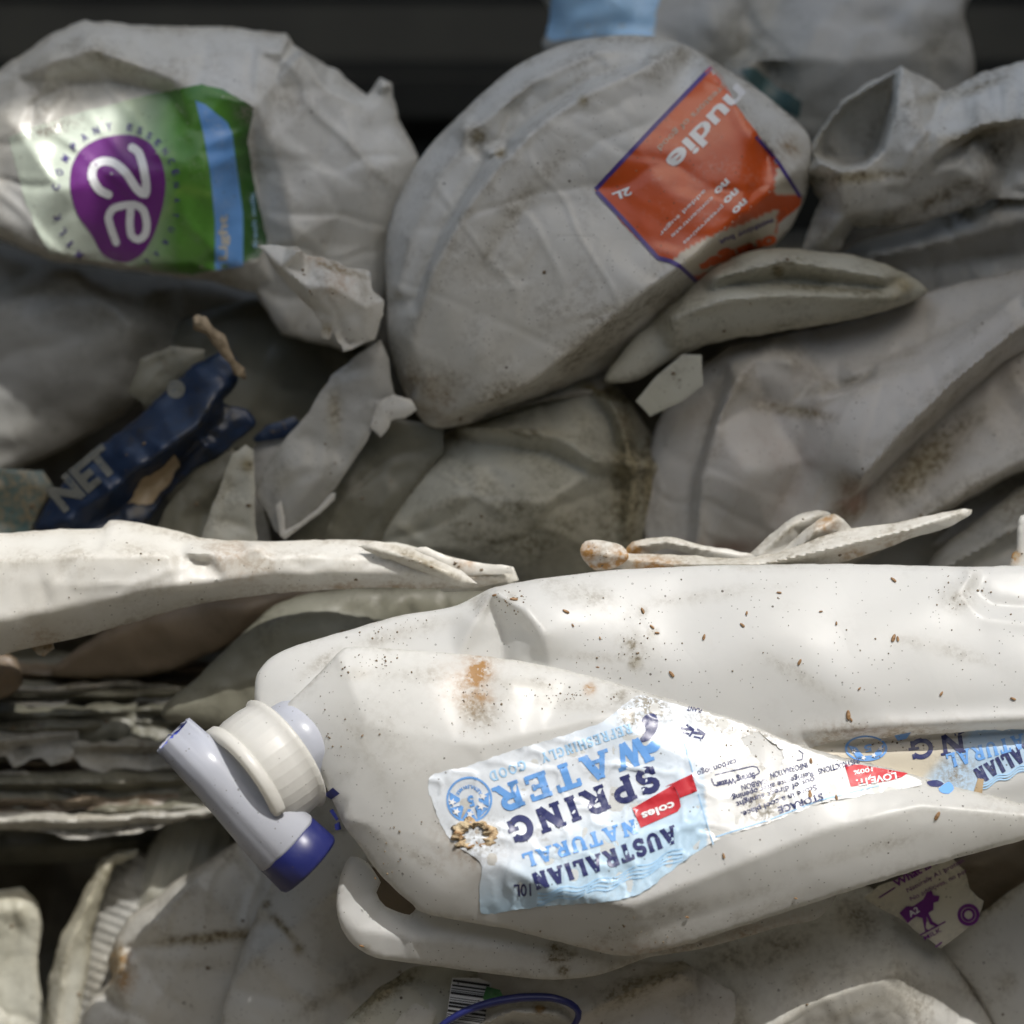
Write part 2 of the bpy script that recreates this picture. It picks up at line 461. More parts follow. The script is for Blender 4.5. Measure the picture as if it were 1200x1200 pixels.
GL = {
 'A': (.9, [(.75, [(.12, 0), (.42, 1)]), (1.15, [(.45, 1), (.78, 0)]), (.55, [(.22, .33), (.68, .33)]), sf_(.12), sf_(.78), (.55, [(.3, .95), (.5, .95)])]),
 'U': (.85, [(1.1, [(.15, 1), (.15, .35)]), (.8, arc(.43, .34, .28, .29, 180, 360)), (1, [(.7, .34), (.7, 1)]), sf_(.15, .95), sf_(.7, .95)]),
 'S': (.66, [(1, arc(.33, .72, .24, .21, 20, 270)), (1, arc(.33, .29, .26, .23, 90, -165)), (.6, [(.57, .68), (.57, .98)]), (.6, [(.07, .02), (.07, .34)])]),
 'T': (.8, [(1.1, [(.4, 0), (.4, 1)]), (.7, [(.02, .94), (.78, .94)]), (.55, [(.05, 1), (.05, .72)]), (.55, [(.75, 1), (.75, .72)]), sf_(.4)]),
 'R': (.85, [(1.1, [(.17, 0), (.17, 1)]), (.9, [(.17, .93), (.4, .93)]+arc(.42, .72, .22, .22, 90, -90)+[(.2, .5)]), (1, [(.42, .5), (.72, .03)]), sf_(.17), sf_(.1, .95, .1), sf_(.76, .05, .12)]),
 'L': (.7, [(1.1, [(.17, 0), (.17, 1)]), (.7, [(.0, .07), (.66, .07)]), (.6, [(.63, 0), (.63, .32)]), sf_(.17, .95)]),
 'I': (.36, [(1.1, [(.18, 0), (.18, 1)]), sf_(.18), sf_(.18, .95)]),
 'N': (.9, [(.9, [(.17, 0), (.17, 1)]), (1.2, [(.17, .96), (.72, .04)]), (.9, [(.72, 0), (.72, 1)]), sf_(.17), sf_(.1, .95, .1), sf_(.72, .95)]),
 'P': (.76, [(1.1, [(.17, 0), (.17, 1)]), (.9, [(.17, .93), (.38, .93)]+arc(.4, .69, .24, .24, 90, -90)+[(.2, .45)]), sf_(.17), sf_(.1, .95, .1)]),
 'G': (.82, [(1, arc(.42, .5, .33, .42, 35, 320)), (.9, [(.68, .05), (.68, .45)]), (.6, [(.48, .45), (.84, .45)]), (.6, [(.7, .72), (.7, .98)])]),
 'W': (1.15, [(1.05, [(.13, 1), (.35, 0)]), (.75, [(.36, 0), (.57, .9)]), (1.05, [(.57, .9), (.8, 0)]), (.75, [(.8, 0), (1.02, 1)]), sf_(.13, .95), sf_(1.02, .95, .15), sf_(.57, .95, .1)]),
 'F': (.7, [(1.1, [(.17, 0), (.17, 1)]), (.65, [(0, .93), (.66, .93)]), (.6, [(.17, .5), (.5, .5)]), (.55, [(.64, 1), (.64, .72)]), sf_(.17)]),
 'H': (.9, [(1, [(.17, 0), (.17, 1)]), (1, [(.72, 0), (.72, 1)]), (.6, [(.17, .5), (.72, .5)]), sf_(.17), sf_(.72), sf_(.17, .95), sf_(.72, .95)]),
 'Y': (.85, [(1, [(.42, 0), (.42, .45)]), (1, [(.1, 1), (.42, .42)]), (1, [(.42, .42), (.74, 1)]), sf_(.42), sf_(.1, .95, .13), sf_(.74, .95, .13)]),
 'O': (.85, [(1, arc(.42, .5, .33, .42, 0, 360, 16))]),
 'D': (.82, [(1.1, [(.17, 0), (.17, 1)]), (.9, [(.02, .93), (.35, .93)]+arc(.35, .5, .36, .43, 90, -90)+[(.02, .07)])]),
 'E': (.74, [(1.1, [(.17, 0), (.17, 1)]), (.65, [(0, .93), (.66, .93)]), (.65, [(0, .07), (.68, .07)]), (.6, [(.17, .5), (.5, .5)]), (.55, [(.64, 1), (.64, .72)]), (.55, [(.66, 0), (.66, .3)]), (.5, [(.5, .38), (.5, .62)])]),
}

# ------------------------------------------------------------ materials
def mat_base(name):
    m = bpy.data.materials.new(name); m.use_nodes = True; n = m.node_tree.nodes; l = m.node_tree.links
    return m, n, l, n['Principled BSDF']
def N(n, t, **kw):
    x = n.new(t)
    for k, v in kw.items():
        if k.startswith('i_'): x.inputs[k[2:].replace('_', ' ')].default_value = v
        else: setattr(x, k, v)
    return x
def mixc(n, l, fac, a, b, mode='MIX'):
    m = n.new('ShaderNodeMix'); m.data_type = 'RGBA'; m.blend_type = mode
    for sock, val in ((m.inputs[0], fac), (m.inputs[6], a), (m.inputs[7], b)):
        if hasattr(val, 'links') or hasattr(val, 'node'): l.new(val, sock)
        elif isinstance(val, (int, float)): sock.default_value = val
        else: sock.default_value = (*val, 1) if len(val) == 3 else val
    return m.outputs[2]
def mth(n, l, op, a, b=None, c=None, clamp=False):
    m = n.new('ShaderNodeMath'); m.operation = op; m.use_clamp = clamp
    for i, v in enumerate((a, b, c)):
        if v is None: continue
        if isinstance(v, (int, float)): m.inputs[i].default_value = v
        else: l.new(v, m.inputs[i])
    return m.outputs[0]
def coords(n, l, k=1.0):
    tc = n.new('ShaderNodeTexCoord'); oi = n.new('ShaderNodeObjectInfo')
    vm = n.new('ShaderNodeVectorMath'); vm.operation = 'MULTIPLY_ADD'
    vm.inputs[1].default_value = (k, k, k); l.new(tc.outputs['Object'], vm.inputs[0])
    cb = n.new('ShaderNodeCombineXYZ')
    for i in range(3): l.new(oi.outputs['Random'], cb.inputs[i])
    v2 = n.new('ShaderNodeVectorMath'); v2.operation = 'SCALE'; v2.inputs[3].default_value = 7.0
    l.new(cb.outputs[0], v2.inputs[0]); l.new(v2.outputs[0], vm.inputs[2])
    return vm.outputs[0]
def noise(n, l, co, sc, det=4, rough=.55, dist=0):
    x = n.new('ShaderNodeTexNoise'); x.inputs['Scale'].default_value = sc; x.inputs['Detail'].default_value = det
    x.inputs['Roughness'].default_value = rough; x.inputs['Distortion'].default_value = dist; l.new(co, x.inputs['Vector'])
    return x.outputs['Fac']
def step_(n, l, v, lo, hi):
    m = n.new('ShaderNodeMapRange'); m.clamp = True; l.new(v, m.inputs[0]); m.inputs[1].default_value = lo; m.inputs[2].default_value = hi
    return m.outputs[0]
def attr(n, name):
    a = n.new('ShaderNodeAttribute'); a.attribute_name = name; return a
def plastic(name, base=(.74, .73, .69), dirt=.5, dcol=(.23, .19, .12), tone=(.60, .55, .42), sss=.25, rough=.42, specks=.5):
    m, n, l, b = mat_base(name); co = coords(n, l)
    big = noise(n, l, co, 9, 3); med = noise(n, l, co, 45, 5, .6); fin = noise(n, l, co, 260, 4, .65); vf = noise(n, l, co, 900, 2)
    c = mixc(n, l, mth(n, l, 'MULTIPLY', step_(n, l, big, .42, .68), .10+.40*dirt), base, tone)
    # greasy smears of dirt, patchy
    sm = mth(n, l, 'MULTIPLY', step_(n, l, med, .56-.10*dirt, .74), step_(n, l, fin, .38, .62))
    c = mixc(n, l, mth(n, l, 'MULTIPLY', sm, .6*dirt), c, dcol)
    g = attr(n, 'grime').outputs['Fac']
    gg = mth(n, l, 'MULTIPLY', g, mth(n, l, 'ADD', step_(n, l, med, .38, .62), .12), clamp=True)
    gf = mth(n, l, 'MULTIPLY', gg, mth(n, l, 'ADD', mth(n, l, 'MULTIPLY', step_(n, l, fin, .42, .60), .75), .2), clamp=True)
    if sss > .06: c = mixc(n, l, mth(n, l, 'MULTIPLY', g, .55*min(1, .3+dirt), clamp=True), c, (.44, .38, .24))      # yellowed, rubbed-in dirt
    c = mixc(n, l, gf, c, dcol)
    pk = attr(n, 'pink').outputs['Fac']
    c = mixc(n, l, mth(n, l, 'MULTIPLY', pk, mth(n, l, 'ADD', step_(n, l, med, .35, .65), .25), clamp=True), c, (.36, .21, .155))
    ru = attr(n, 'rust').outputs['Fac']
    c = mixc(n, l, mth(n, l, 'MULTIPLY', ru, mth(n, l, 'ADD', mth(n, l, 'MULTIPLY', step_(n, l, med, .38, .6), step_(n, l, fin, .35, .6)), .15), clamp=True), c, (.46, .25, .08))
    # specks
    vo = n.new('ShaderNodeTexVoronoi'); vo.inputs['Scale'].default_value = 210; l.new(co, vo.inputs['Vector'])
    sep = n.new('ShaderNodeSeparateColor'); l.new(vo.outputs['Color'], sep.inputs[0])
    pick = step_(n, l, sep.outputs[0], 1-.10*specks, 1-.10*specks+.01)
    clus = step_(n, l, noise(n, l, co, 22, 3), .40, .62)
    rad = mth(n, l, 'MULTIPLY', sep.outputs[1], .20)
    dot = mth(n, l, 'LESS_THAN', mth(n, l, 'ADD', vo.outputs['Distance'], mth(n, l, 'MULTIPLY', vf, .12)), mth(n, l, 'ADD', rad, .06))
    c = mixc(n, l, mth(n, l, 'MULTIPLY', mth(n, l, 'MULTIPLY', dot, pick), mth(n, l, 'MULTIPLY', clus, .85)), c, (.07, .05, .03))
    vo2 = n.new('ShaderNodeTexVoronoi'); vo2.inputs['Scale'].default_value = 620; l.new(co, vo2.inputs['Vector'])
    sp2 = n.new('ShaderNodeSeparateColor'); l.new(vo2.outputs['Color'], sp2.inputs[0])
    pick2 = mth(n, l, 'GREATER_THAN', sp2.outputs[0], 1-.06*specks)
    dot2 = mth(n, l, 'LESS_THAN', vo2.outputs['Distance'], .26)
    c = mixc(n, l, mth(n, l, 'MULTIPLY', mth(n, l, 'MULTIPLY', dot2, pick2), .6), c, (.10, .08, .05))
    l.new(c, b.inputs['Base Color'])
    b.inputs['Roughness'].default_value = rough; b.inputs['Specular IOR Level'].default_value = .5
    l.new(mth(n, l, 'ADD', rough-.14, mth(n, l, 'MULTIPLY', med, .3)), b.inputs['Roughness'])
    b.inputs['Subsurface Weight'].default_value = sss; b.inputs['Subsurface Radius'].default_value = (.010, .009, .007); b.inputs['Subsurface Scale'].default_value = .35
    bu = n.new('ShaderNodeBump'); bu.inputs['Strength'].default_value = .30; bu.inputs['Distance'].default_value = .0010
    # fine buckling lines of thin plastic plus a little scuffing
    ri = mth(n, l, 'ABSOLUTE', mth(n, l, 'SUBTRACT', noise(n, l, co, 26, 2, .5, .8), .5))
    ri = mth(n, l, 'MINIMUM', mth(n, l, 'MULTIPLY', ri, 9.0), 1.0)
    hgt = mth(n, l, 'ADD', mth(n, l, 'MULTIPLY', ri, .55*(1 if dirt > .3 else .25)), mth(n, l, 'MULTIPLY', fin, .14))
    l.new(hgt, bu.inputs['Height']); l.new(bu.outputs[0], b.inputs['Normal'])
    if sss > 0:          # thin wall: part of the light passes through
        b.inputs['Subsurface Weight'].default_value = 0
        tr = n.new('ShaderNodeBsdfTranslucent'); mx = n.new('ShaderNodeMixShader'); mx.inputs[0].default_value = min(.5, .15+sss)
        l.new(mixc(n, l, .25, c, (1, .97, .88), 'MULTIPLY'), tr.inputs['Color']); l.new(bu.outputs[0], tr.inputs['Normal'])
        out = n['Material Output']; l.new(b.outputs[0], mx.inputs[1]); l.new(tr.outputs[0], mx.inputs[2]); l.new(mx.outputs[0], out.inputs['Surface'])
    return m
def ink(name, c, rough=.4, wear=.35, attrcol=False, wearcol=(.55, .53, .48), grit=.5):
    m, n, l, b = mat_base(name); co = coords(n, l)
    med = noise(n, l, co, 60, 5, .6); fin = noise(n, l, co, 420, 4, .65)
    base = attr(n, 'ink').outputs['Color'] if attrcol else None
    cc = mixc(n, l, mth(n, l, 'MULTIPLY', mth(n, l, 'MULTIPLY', step_(n, l, med, .50, .72), step_(n, l, fin, .45, .62)), wear), base if attrcol else c, wearcol)
    g = attr(n, 'grime').outputs['Fac']
    cc = mixc(n, l, mth(n, l, 'MULTIPLY', g, step_(n, l, fin, .38, .62), clamp=True), cc, (.26, .24, .20))
    vo = n.new('ShaderNodeTexVoronoi'); vo.inputs['Scale'].default_value = 500; l.new(co, vo.inputs['Vector'])
    sp = n.new('ShaderNodeSeparateColor'); l.new(vo.outputs['Color'], sp.inputs[0])
    d = mth(n, l, 'MULTIPLY', mth(n, l, 'LESS_THAN', vo.outputs['Distance'], .28), mth(n, l, 'GREATER_THAN', sp.outputs[0], 1-.08*grit))
    cc = mixc(n, l, mth(n, l, 'MULTIPLY', d, .7), cc, (.06, .05, .03))
    l.new(cc, b.inputs['Base Color']); b.inputs['Roughness'].default_value = rough
    bu = n.new('ShaderNodeBump'); bu.inputs['Strength'].default_value = .25; bu.inputs['Distance'].default_value = .0006
    l.new(noise(n, l, co, 150, 4, .5, 1.0), bu.inputs['Height']); l.new(bu.outputs[0], b.inputs['Normal'])
    return m
def matte(name, c, c2, sc=60, rough=.8, bump=.5):
    m, n, l, b = mat_base(name); co = coords(n, l)
    f = noise(n, l, co, sc, 6, .6)
    l.new(mixc(n, l, step_(n, l, f, .38, .65), c, c2), b.inputs['Base Color']); b.inputs['Roughness'].default_value = rough
    bu = n.new('ShaderNodeBump'); bu.inputs['Strength'].default_value = bump; bu.inputs['Distance'].default_value = .002
    l.new(noise(n, l, co, sc*2, 5), bu.inputs['Height']); l.new(bu.outputs[0], b.inputs['Normal'])
    return m
M = {
 'clean': plastic('white translucent plastic', (.82, .82, .80), dirt=.12, tone=(.74, .72, .65), sss=.4, rough=.38, specks=.9),
 'white': plastic('scuffed white plastic', (.74, .735, .70), dirt=.5, dcol=(.17, .13, .075), sss=.12, specks=1.2, rough=.36),
 'sunny': plastic('weathered white plastic', (.82, .81, .77), dirt=.3, sss=.2, specks=.5, dcol=(.30, .25, .17)),
 'dirty': plastic('grimy white plastic', (.62, .62, .55), dirt=.85, dcol=(.14, .12, .07), tone=(.42, .40, .28), sss=.12, specks=1.4),
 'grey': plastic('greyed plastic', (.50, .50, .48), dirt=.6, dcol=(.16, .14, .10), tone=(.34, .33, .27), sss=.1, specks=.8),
 'pink': plastic('pinkish stained plastic', (.72, .70, .66), dirt=.35, tone=(.66, .57, .49), sss=.12, specks=1.0),
 'olive': plastic('shaded olive plastic', (.22, .215, .165), dirt=.7, dcol=(.07, .06, .035), tone=(.13, .12, .085), sss=.05, specks=.8),  # dark tone gives pieces deep in the heap their shade by colour
 'brown': plastic('shaded brown plastic', (.22, .175, .125), dirt=.6, dcol=(.08, .06, .035), tone=(.15, .12, .09), sss=.05, specks=.8),  # darkened brown, with the shade of the hollows put into the colour
 'tap': plastic('milky bluish plastic', (.60, .62, .68), dirt=.3, tone=(.42, .46, .60), sss=.3, rough=.3, specks=.5),
 'collar': plastic('ivory plastic', (.80, .79, .75), dirt=.15, tone=(.72, .68, .57), sss=.3, rough=.33, specks=.25),
 'cap_blue': plastic('dark blue plastic', (.014, .018, .10), dirt=.12, tone=(.018, .024, .10), sss=0, rough=.35, specks=.3),
 'blue_in': plastic('bright blue plastic', (.06, .09, .48), dirt=.1, tone=(.05, .07, .35), sss=0, rough=.4, specks=.2),
 'blue_film': plastic('crushed blue film', (.011, .025, .062), dirt=.6, dcol=(.02, .02, .02), tone=(.012, .022, .05), sss=0, rough=.35, specks=1),
 'print': ink('printed label film', (1, 1, 1), .3, .22, True),
 'navy': ink('navy ink', (.03, .035, .12), .35, .55, wearcol=(.3, .32, .38)),
 'blue': ink('light blue ink', (.15, .35, .72), .35, .5, wearcol=(.5, .55, .62)),
 'pale': ink('pale blue ink', (.36, .58, .80), .35, .4),
 'red': ink('red ink', (.50, .03, .04), .35, .3, wearcol=(.5, .3, .28)),
 'white_ink': ink('white ink', (.78, .78, .78), .35, .3),
 'purple': ink('purple ink', (.16, .03, .20), .3, .15, wearcol=(.25, .15, .3)),
 'violet': ink('violet ink', (.07, .04, .22), .4, .2, wearcol=(.2, .18, .3)),
 'orange': ink('orange ink', (.70, .11, .018), .45, .3, wearcol=(.45, .2, .08), grit=1.5),
 'cream': ink('cream ink', (.60, .56, .45), .45, .4),
 'worn': ink('worn cream ink', (.13, .13, .11), .5, 1.6, wearcol=(.03, .05, .08), grit=3),
 'black': ink('black ink', (.02, .02, .02), .5, .3, wearcol=(.2, .2, .2)),
 'green': ink('green ink', (.05, .16, .05), .4, .2),
 'residue': matte('dried glue residue', (.62, .50, .32), (.28, .15, .06), 160, .9, 1.0),
 'husk': matte('brown seed husk', (.34, .20, .09), (.16, .08, .03), 300, .6, .5),
 'grit': matte('dark grit', (.14, .10, .06), (.24, .18, .11), 300, .9, .5),
 'soil': matte('dark soil', (.10, .09, .07), (.15, .13, .10), 90, .95, 1.0),
 'steel': matte('dark painted steel', (.026, .026, .021), (.018, .018, .015), 12, .6, .2),
 'void': matte('compacted shaded plastic', (.13, .12, .09), (.045, .04, .03), 25, .8, .6),  # dark tones carry the shade of the deep gaps
 'tape': plastic('brown tape', (.36, .24, .12), dirt=.6, sss=0, specks=1),
 'twig': matte('dry twig', (.38, .30, .20), (.20, .15, .09), 200, .8, .8),
 'teal': plastic('teal printed film', (.07, .14, .14), dirt=.9, tone=(.05, .06, .05), sss=0, specks=1),
}
#BODY

# ============================================================ THE SETTING
def box(name, c, sx, sy, sz, mat, parent=None, bev=.003, rot=None):
    bm = bmesh.new(); bmesh.ops.create_cube(bm, size=1)
    for v in bm.verts: v.co = Vector((v.co.x*sx, v.co.y*sy, v.co.z*sz))
    bmesh.ops.bevel(bm, geom=bm.edges[:], offset=bev, segments=2, affect='EDGES')
    me = bpy.data.meshes.new(name); bm.to_mesh(me); bm.free(); me.materials.append(mat)
    o = bpy.data.objects.new(name, me); col.objects.link(o)
    o.location = Vector(c)-(root_loc(parent) if parent else Vector((0, 0, 0)))
    if parent: o.parent = parent
    if rot: o.rotation_euler = rot
    return o
# steel bin: back wall with pressed ribs; unseen sides added to block low skylight
bin_ = thing('waste_bin', 'dark olive painted steel bin wall behind the heap of crushed bottles', 'bin', (0, .62, 0))
box('back_wall', (0, .66, .62), 3.2, .02, 1.5, M['steel'], bin_)
for z in (.30, .52, .74, .925, 1.06): box('rib', (0, .635, z), 3.2, .03, .055, M['steel'], bin_, .012)
for x in (-.98, .98): box('blocker_wall', (x, -.35, .95), .02, 1.96, 1.6, M['steel'], bin_)
yw = thing('horizon_blocker', 'tall dark unseen panel added behind the camera to block low skylight', 'wall', (0, -2.3, .2))  # added out of view to darken the light from the horizon
box('blocker_panel', (0, -2.3, 1.3), 5.0, .06, 2.4, M['steel'], yw)
# the awning is added out of frame to keep sun off the upper bottles
aw = thing('sunblocker', 'added unseen awning panel high above the bin', 'sunblocker', (.65, -.2, 2.6))
box('sunblocker_panel', (.985, -.226, 2.6), 1.24, .652, .02, M['steel'], aw)
box('sunblocker_panel', (.103, -.4885, 2.6), .52, .127, .02, M['steel'], aw)  # gap beside this panel is shaped to let one sun patch through
box('sunblocker_panel', (.103, -.1175, 2.6), .52, .435, .02, M['steel'], aw)
# ground
gv = []; gf = []
nn = 60
for j in range(nn+1):
    for i in range(nn+1):
        x = -3+6*i/nn; y = -2.4+3.1*j/nn
        gv.append((x, y, .18+.012*float(fbm(x*9, y*9, 2))))
for j in range(nn):
    for i in range(nn): a = j*(nn+1)+i; gf.append((a, a+1, a+nn+2, a+nn+1))
o = link('ground', gv, gf, M['soil']); tag(o, kind='structure')
# the mass of flattened waste deep in the heap, coloured dark for the shade between the bottles
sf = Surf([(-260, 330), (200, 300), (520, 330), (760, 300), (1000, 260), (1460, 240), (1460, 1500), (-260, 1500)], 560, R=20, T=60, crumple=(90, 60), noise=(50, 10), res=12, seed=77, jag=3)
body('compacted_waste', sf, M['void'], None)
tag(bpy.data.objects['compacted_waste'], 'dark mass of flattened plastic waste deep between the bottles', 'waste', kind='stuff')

# ============================================================ THE LARGE WATER CONTAINER IN FRONT
wc = thing('water_container', 'large crushed white water container with a tap and blue printed label, in front', 'water container', P(700, 880, 10))
up_o = [(298, 812), (302, 788), (318, 770), (345, 757), (400, 741), (470, 721), (530, 711), (562, 696), (580, 688), (640, 677), (720, 668), (800, 664), (860, 662), (1000, 661), (1130, 664), (1240, 664), (1400, 690), (1430, 800), (1400, 960), (1240, 960), (1150, 945), (1040, 925), (900, 910), (700, 900), (500, 890), (380, 880), (340, 872), (312, 845), (300, 832)]
top = Surf(up_o, 0, R=13, T=120, dome=14, res=3.6, noise=(170, 4), soft=2.2, wide=9, jag=.35, seed=11, hs=1, lean=22, vref=690,
    creases=[[(574, 692, 34), (556, 730, 22), (536, 772, 8)], [(580, 692, 40), (612, 712, 44), (636, 742, 44), (644, 780, 16)], [(578, 712, 10), (590, 740, -6), (590, 785, -16)],
             [(1240, 844, 34), (1150, 848, 34), (1050, 853, 30), (960, 860, 22), (880, 862, 8)], [(1240, 853, -4), (1150, 857, -6), (1050, 864, -6), (960, 872, -4)],
             [(1240, 905, 10), (1150, 930, 4), (1080, 935, 0)],
             [(1140, 668, 20), (1128, 690, 18), (1150, 720, 20), (1240, 732, 28)], [(1150, 672, 4), (1140, 694, 4), (1165, 712, 6), (1240, 716, 6)]],
    ctrl=[(700, 740, 22), (900, 740, 30), (1050, 740, 28), (1000, 800, 38), (800, 790, 22), (450, 770, 4), (360, 800, 8), (430, 735, 10), (345, 840, -4), (1180, 690, 8), (1200, 790, 34), (660, 700, 22)])
body('upper_wall', top, M['clean'], wc, edge_grime=.12,
     grime=[(690, 700, 60, 14, 20, .35), (820, 700, 70, 8, -8, .3), (950, 800, 50, 9, 30, .35), (1100, 760, 60, 8, 15, .3), (1120, 700, 16, .5), (480, 740, 60, 9, -15, .4), (380, 775, 30, 8, -30, .4), (700, 770, 60, 6, 5, .35), (750, 760, 26, .35), (745, 776, 8, 1), (740, 755, 5, .9), (753, 715, 6, .8), (765, 742, 6, .9), (600, 700, 6, .5), (560, 700, 20, .25), (1020, 860, 80, 14, 0, .5), (330, 835, 10, .6), (455, 722, 40, 6, -15, .35), (900, 664, 60, 5, 0, .3)],
     rust=[(1010, 872, 120, 20, -3, .25)])  # faint wide tint along the groove adds to its shade by colour
# the wall folded forward with the label on it
fo_o = [(328, 838), (365, 798), (398, 763, 4), (412, 758), (470, 761), (560, 768), (640, 780), (740, 806), (820, 830), (870, 846), (960, 880), (1060, 905), (1130, 924), (1240, 952), (1400, 990), (1400, 1000), (1240, 978), (1180, 990), (1100, 1012), (1000, 1043), (960, 1056), (880, 1082), (800, 1108), (740, 1120), (700, 1115), (600, 1090), (500, 1071), (484, 1060), (450, 1030), (420, 990), (402, 965), (388, 935), (372, 900), (350, 862)]
fold = Surf(fo_o, -58, R=5, T=22, dome=20, res=4.2, noise=(120, 3), soft=.9, wide=4, lean=9, vref=850, jag=.5, seed=21, hs=1.2,
    creases=[[(402, 962, 8), (470, 975, 20), (560, 1000, 26), (640, 1040, 34), (740, 1062, 38), (860, 1015, 34), (960, 975, 28), (1080, 945, 18), (1240, 958, 8)],
             [(398, 770, 6), (430, 850, 20), (402, 962, 8)], [(430, 850, 20), (560, 875, 30), (740, 830, 16), (820, 832, 2)],
             [(560, 875, 30), (590, 960, 20), (640, 1040, 34)], [(740, 860, 20), (830, 900, 22), (860, 1015, 34)], [(600, 800, 12), (660, 812, 6), (720, 822, 10)],
             [(640, 1075, 16), (740, 1098, 12), (860, 1062, 10), (960, 1030, 10)]],
    ctrl=[(500, 800, 14), (470, 920, 26), (520, 1040, 16), (460, 1000, 14), (700, 930, 14), (900, 940, 18), (930, 900, 10)])
body('folded_wall', fold, M['clean'], wc, edge_grime=.3,
     grime=[(430, 880, 50, 9, 60, .3), (480, 1000, 60, 8, 30, .35), (820, 1060, 80, 8, -12, .4), (640, 820, 70, 10, 8, .45), (420, 790, 16, 8, 0, .7), (1000, 1000, 70, 7, -15, .35), (460, 860, 60, .18), (555, 830, 24, 18, 30, .75), (545, 812, 26, .3), (620, 803, 50, 8, 5, .7), (730, 815, 12, .5), (480, 790, 60, 12, 0, .3), (560, 980, 40, .4), (740, 1100, 70, 12, -5, .45), (730, 1112, 25, .4), (440, 1030, 30, .2), (900, 1065, 60, 10, -20, .3)],
     rust=[(560, 790, 13, 16, 10, 1.0), (548, 800, 26, 34, 0, .55), (566, 815, 12, .8), (690, 808, 6, .9), (556, 985, 32, .35), (740, 1112, 60, 10, 0, .35)])
# lower lobe
lo_o = [(394, 1062), (398, 1030), (410, 1004), (430, 1010), (446, 1034), (441, 1046), (452, 1062), (480, 1072), (500, 1060), (600, 1080), (740, 1100), (880, 1070), (975, 1044), (973, 1062), (955, 1078), (915, 1086), (880, 1096), (820, 1112), (760, 1122), (722, 1136),
        (690, 1145), (640, 1148), (560, 1139), (500, 1131), (440, 1122), (415, 1108), (400, 1088)]
lobe = Surf(lo_o, -36, R=6, T=30, dome=2.5, res=4.5, noise=(120, 4), jag=.3, seed=31, hs=1, creases=[[(420, 1090, 8), (560, 1110, 16), (700, 1122, 10)]], ctrl=[(480, 1100, 16), (620, 1110, 12)])
body('handle_hollow', lobe, M['clean'], wc, edge_grime=.25, grime=[(655, 1118, 13, 1.0), (660, 1138, 7, 1.0), (672, 1116, 6, .9), (430, 1110, 4, .9), (800, 1112, 90, 10, -15, .5), (560, 1140, 100, 5, 0, .4)], rust=[(850, 1100, 90, 10, -15, .3)])
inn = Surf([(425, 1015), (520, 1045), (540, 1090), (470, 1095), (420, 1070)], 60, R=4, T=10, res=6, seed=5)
body('hollow_shade', inn, M['brown'], wc)  # dark sheet stands in for the shade inside the opening

# main label
lab_o = [(502, 913), (545, 898), (600, 880), (660, 862), (705, 846), (728, 828), (750, 815), (775, 821), (830, 836), (880, 852), (960, 884), (1020, 899), (1068, 910), (1080, 920), (1040, 927), (1000, 934), (960, 942), (900, 965), (845, 982), (800, 1010), (760, 1041), (740, 1051), (700, 1058), (640, 1062), (572, 1071), (563, 1064), (562, 1040), (564, 1012), (532, 988), (516, 965)]
def wr(u, v):
    u = np.asarray(u); v = np.asarray(v)
    a = ridged((u+v*.35)/26, (v-u*.2)/60, 5); b = ridged(u/34, v/34, 8); e = ridged(u/14, v/40, 19)
    return 1.6*(1.6*np.clip(a-.66, 0, 1)*4*.6 + 1.5*np.clip(b-.66, 0, 1)*3*.6 + 1.0*np.clip(e-.78, 0, 1)*3*.6) + .9*vnoise(u/16, v/16, 4)
def labc(u, v):
    x = (u-562)*.94-(v-1071)*.34; y = (u-562)*.34+(v-1040)*.94      # y grows to the foot of the print
    base = np.array([.66, .70, .74]); bl = np.array([.43, .58, .70]); wh = np.array([.72, .72, .70])
    t = np.clip((y+45-20*np.exp(-((x-60)/80)**2))/60, 0, 1)
    dia = np.clip(1-np.abs((u*.6-v*.8)-(-250))/60, 0, 1)*.35
    c = base*(1-t)[:, None]+bl*t[:, None]
    c = c*(1-dia)[:, None]+np.array([.50, .64, .78])*dia[:, None]
    r = u > (818+.06*(v-800)); c[r] = wh
    return np.clip(c*(1+.06*fbm(u/30, v/30, 4)[:, None]), 0, 1)
hole = [(868, 866), (884, 858), (906, 870), (918, 878), (917, 896), (912, 908), (896, 900), (880, 882)]
label = sheet('label', fold, lab_o, M['print'], wc, off=.5, step=3.2, smooth=True, colf=labc, holes=[hole], jag=1.0, hf=wr,
      grime=[(762, 828, 24, 12, 20, .9), (835, 848, 40, 10, 20, .7), (890, 862, 22, .8), (850, 880, 30, .35), (905, 905, 40, 14, 60, .7), (895, 940, 22, .9), (740, 840, 14, .9), (560, 985, 30, .6), (690, 900, 60, 6, 40, .25), (640, 985, 60, 5, 40, .4), (960, 910, 60, .25), (700, 1050, 60, .2)])
def L(off=1.0): return Ink(fold, off, wr)
i = L()
i.slab('SPRING', (765, 897), (592, 962), 29, .27)
i.stroke([(590, 955), (592, 968)], .1)
i.done('lettering', M['navy'], label)
i = L(); i.slab('AUSTRALIAN', (789, 967), (622, 1024), 20, .26, 3)
i.done('lettering', M['navy'], label)
i = L(); i.slab('WATER', (756, 862), (577, 924), 30, .27)
i.done('lettering', M['blue'], label)
i = L(); i.slab('NATURAL', (743, 960), (611, 1001), 17, .25)
i.done('lettering', M['blue'], label)
i = L(); i.slab('REFRESHINGLY', (738, 847), (633, 883), 12, .17); i.slab('GOOD', (614, 890), (572, 905), 12, .17)
i.done('lettering', M['pale'], label)
i = L(1.2); i.poly([(741, 947), (745, 945), (783, 923), (789, 919), (796, 935), (798, 945), (794, 951), (751, 970)])
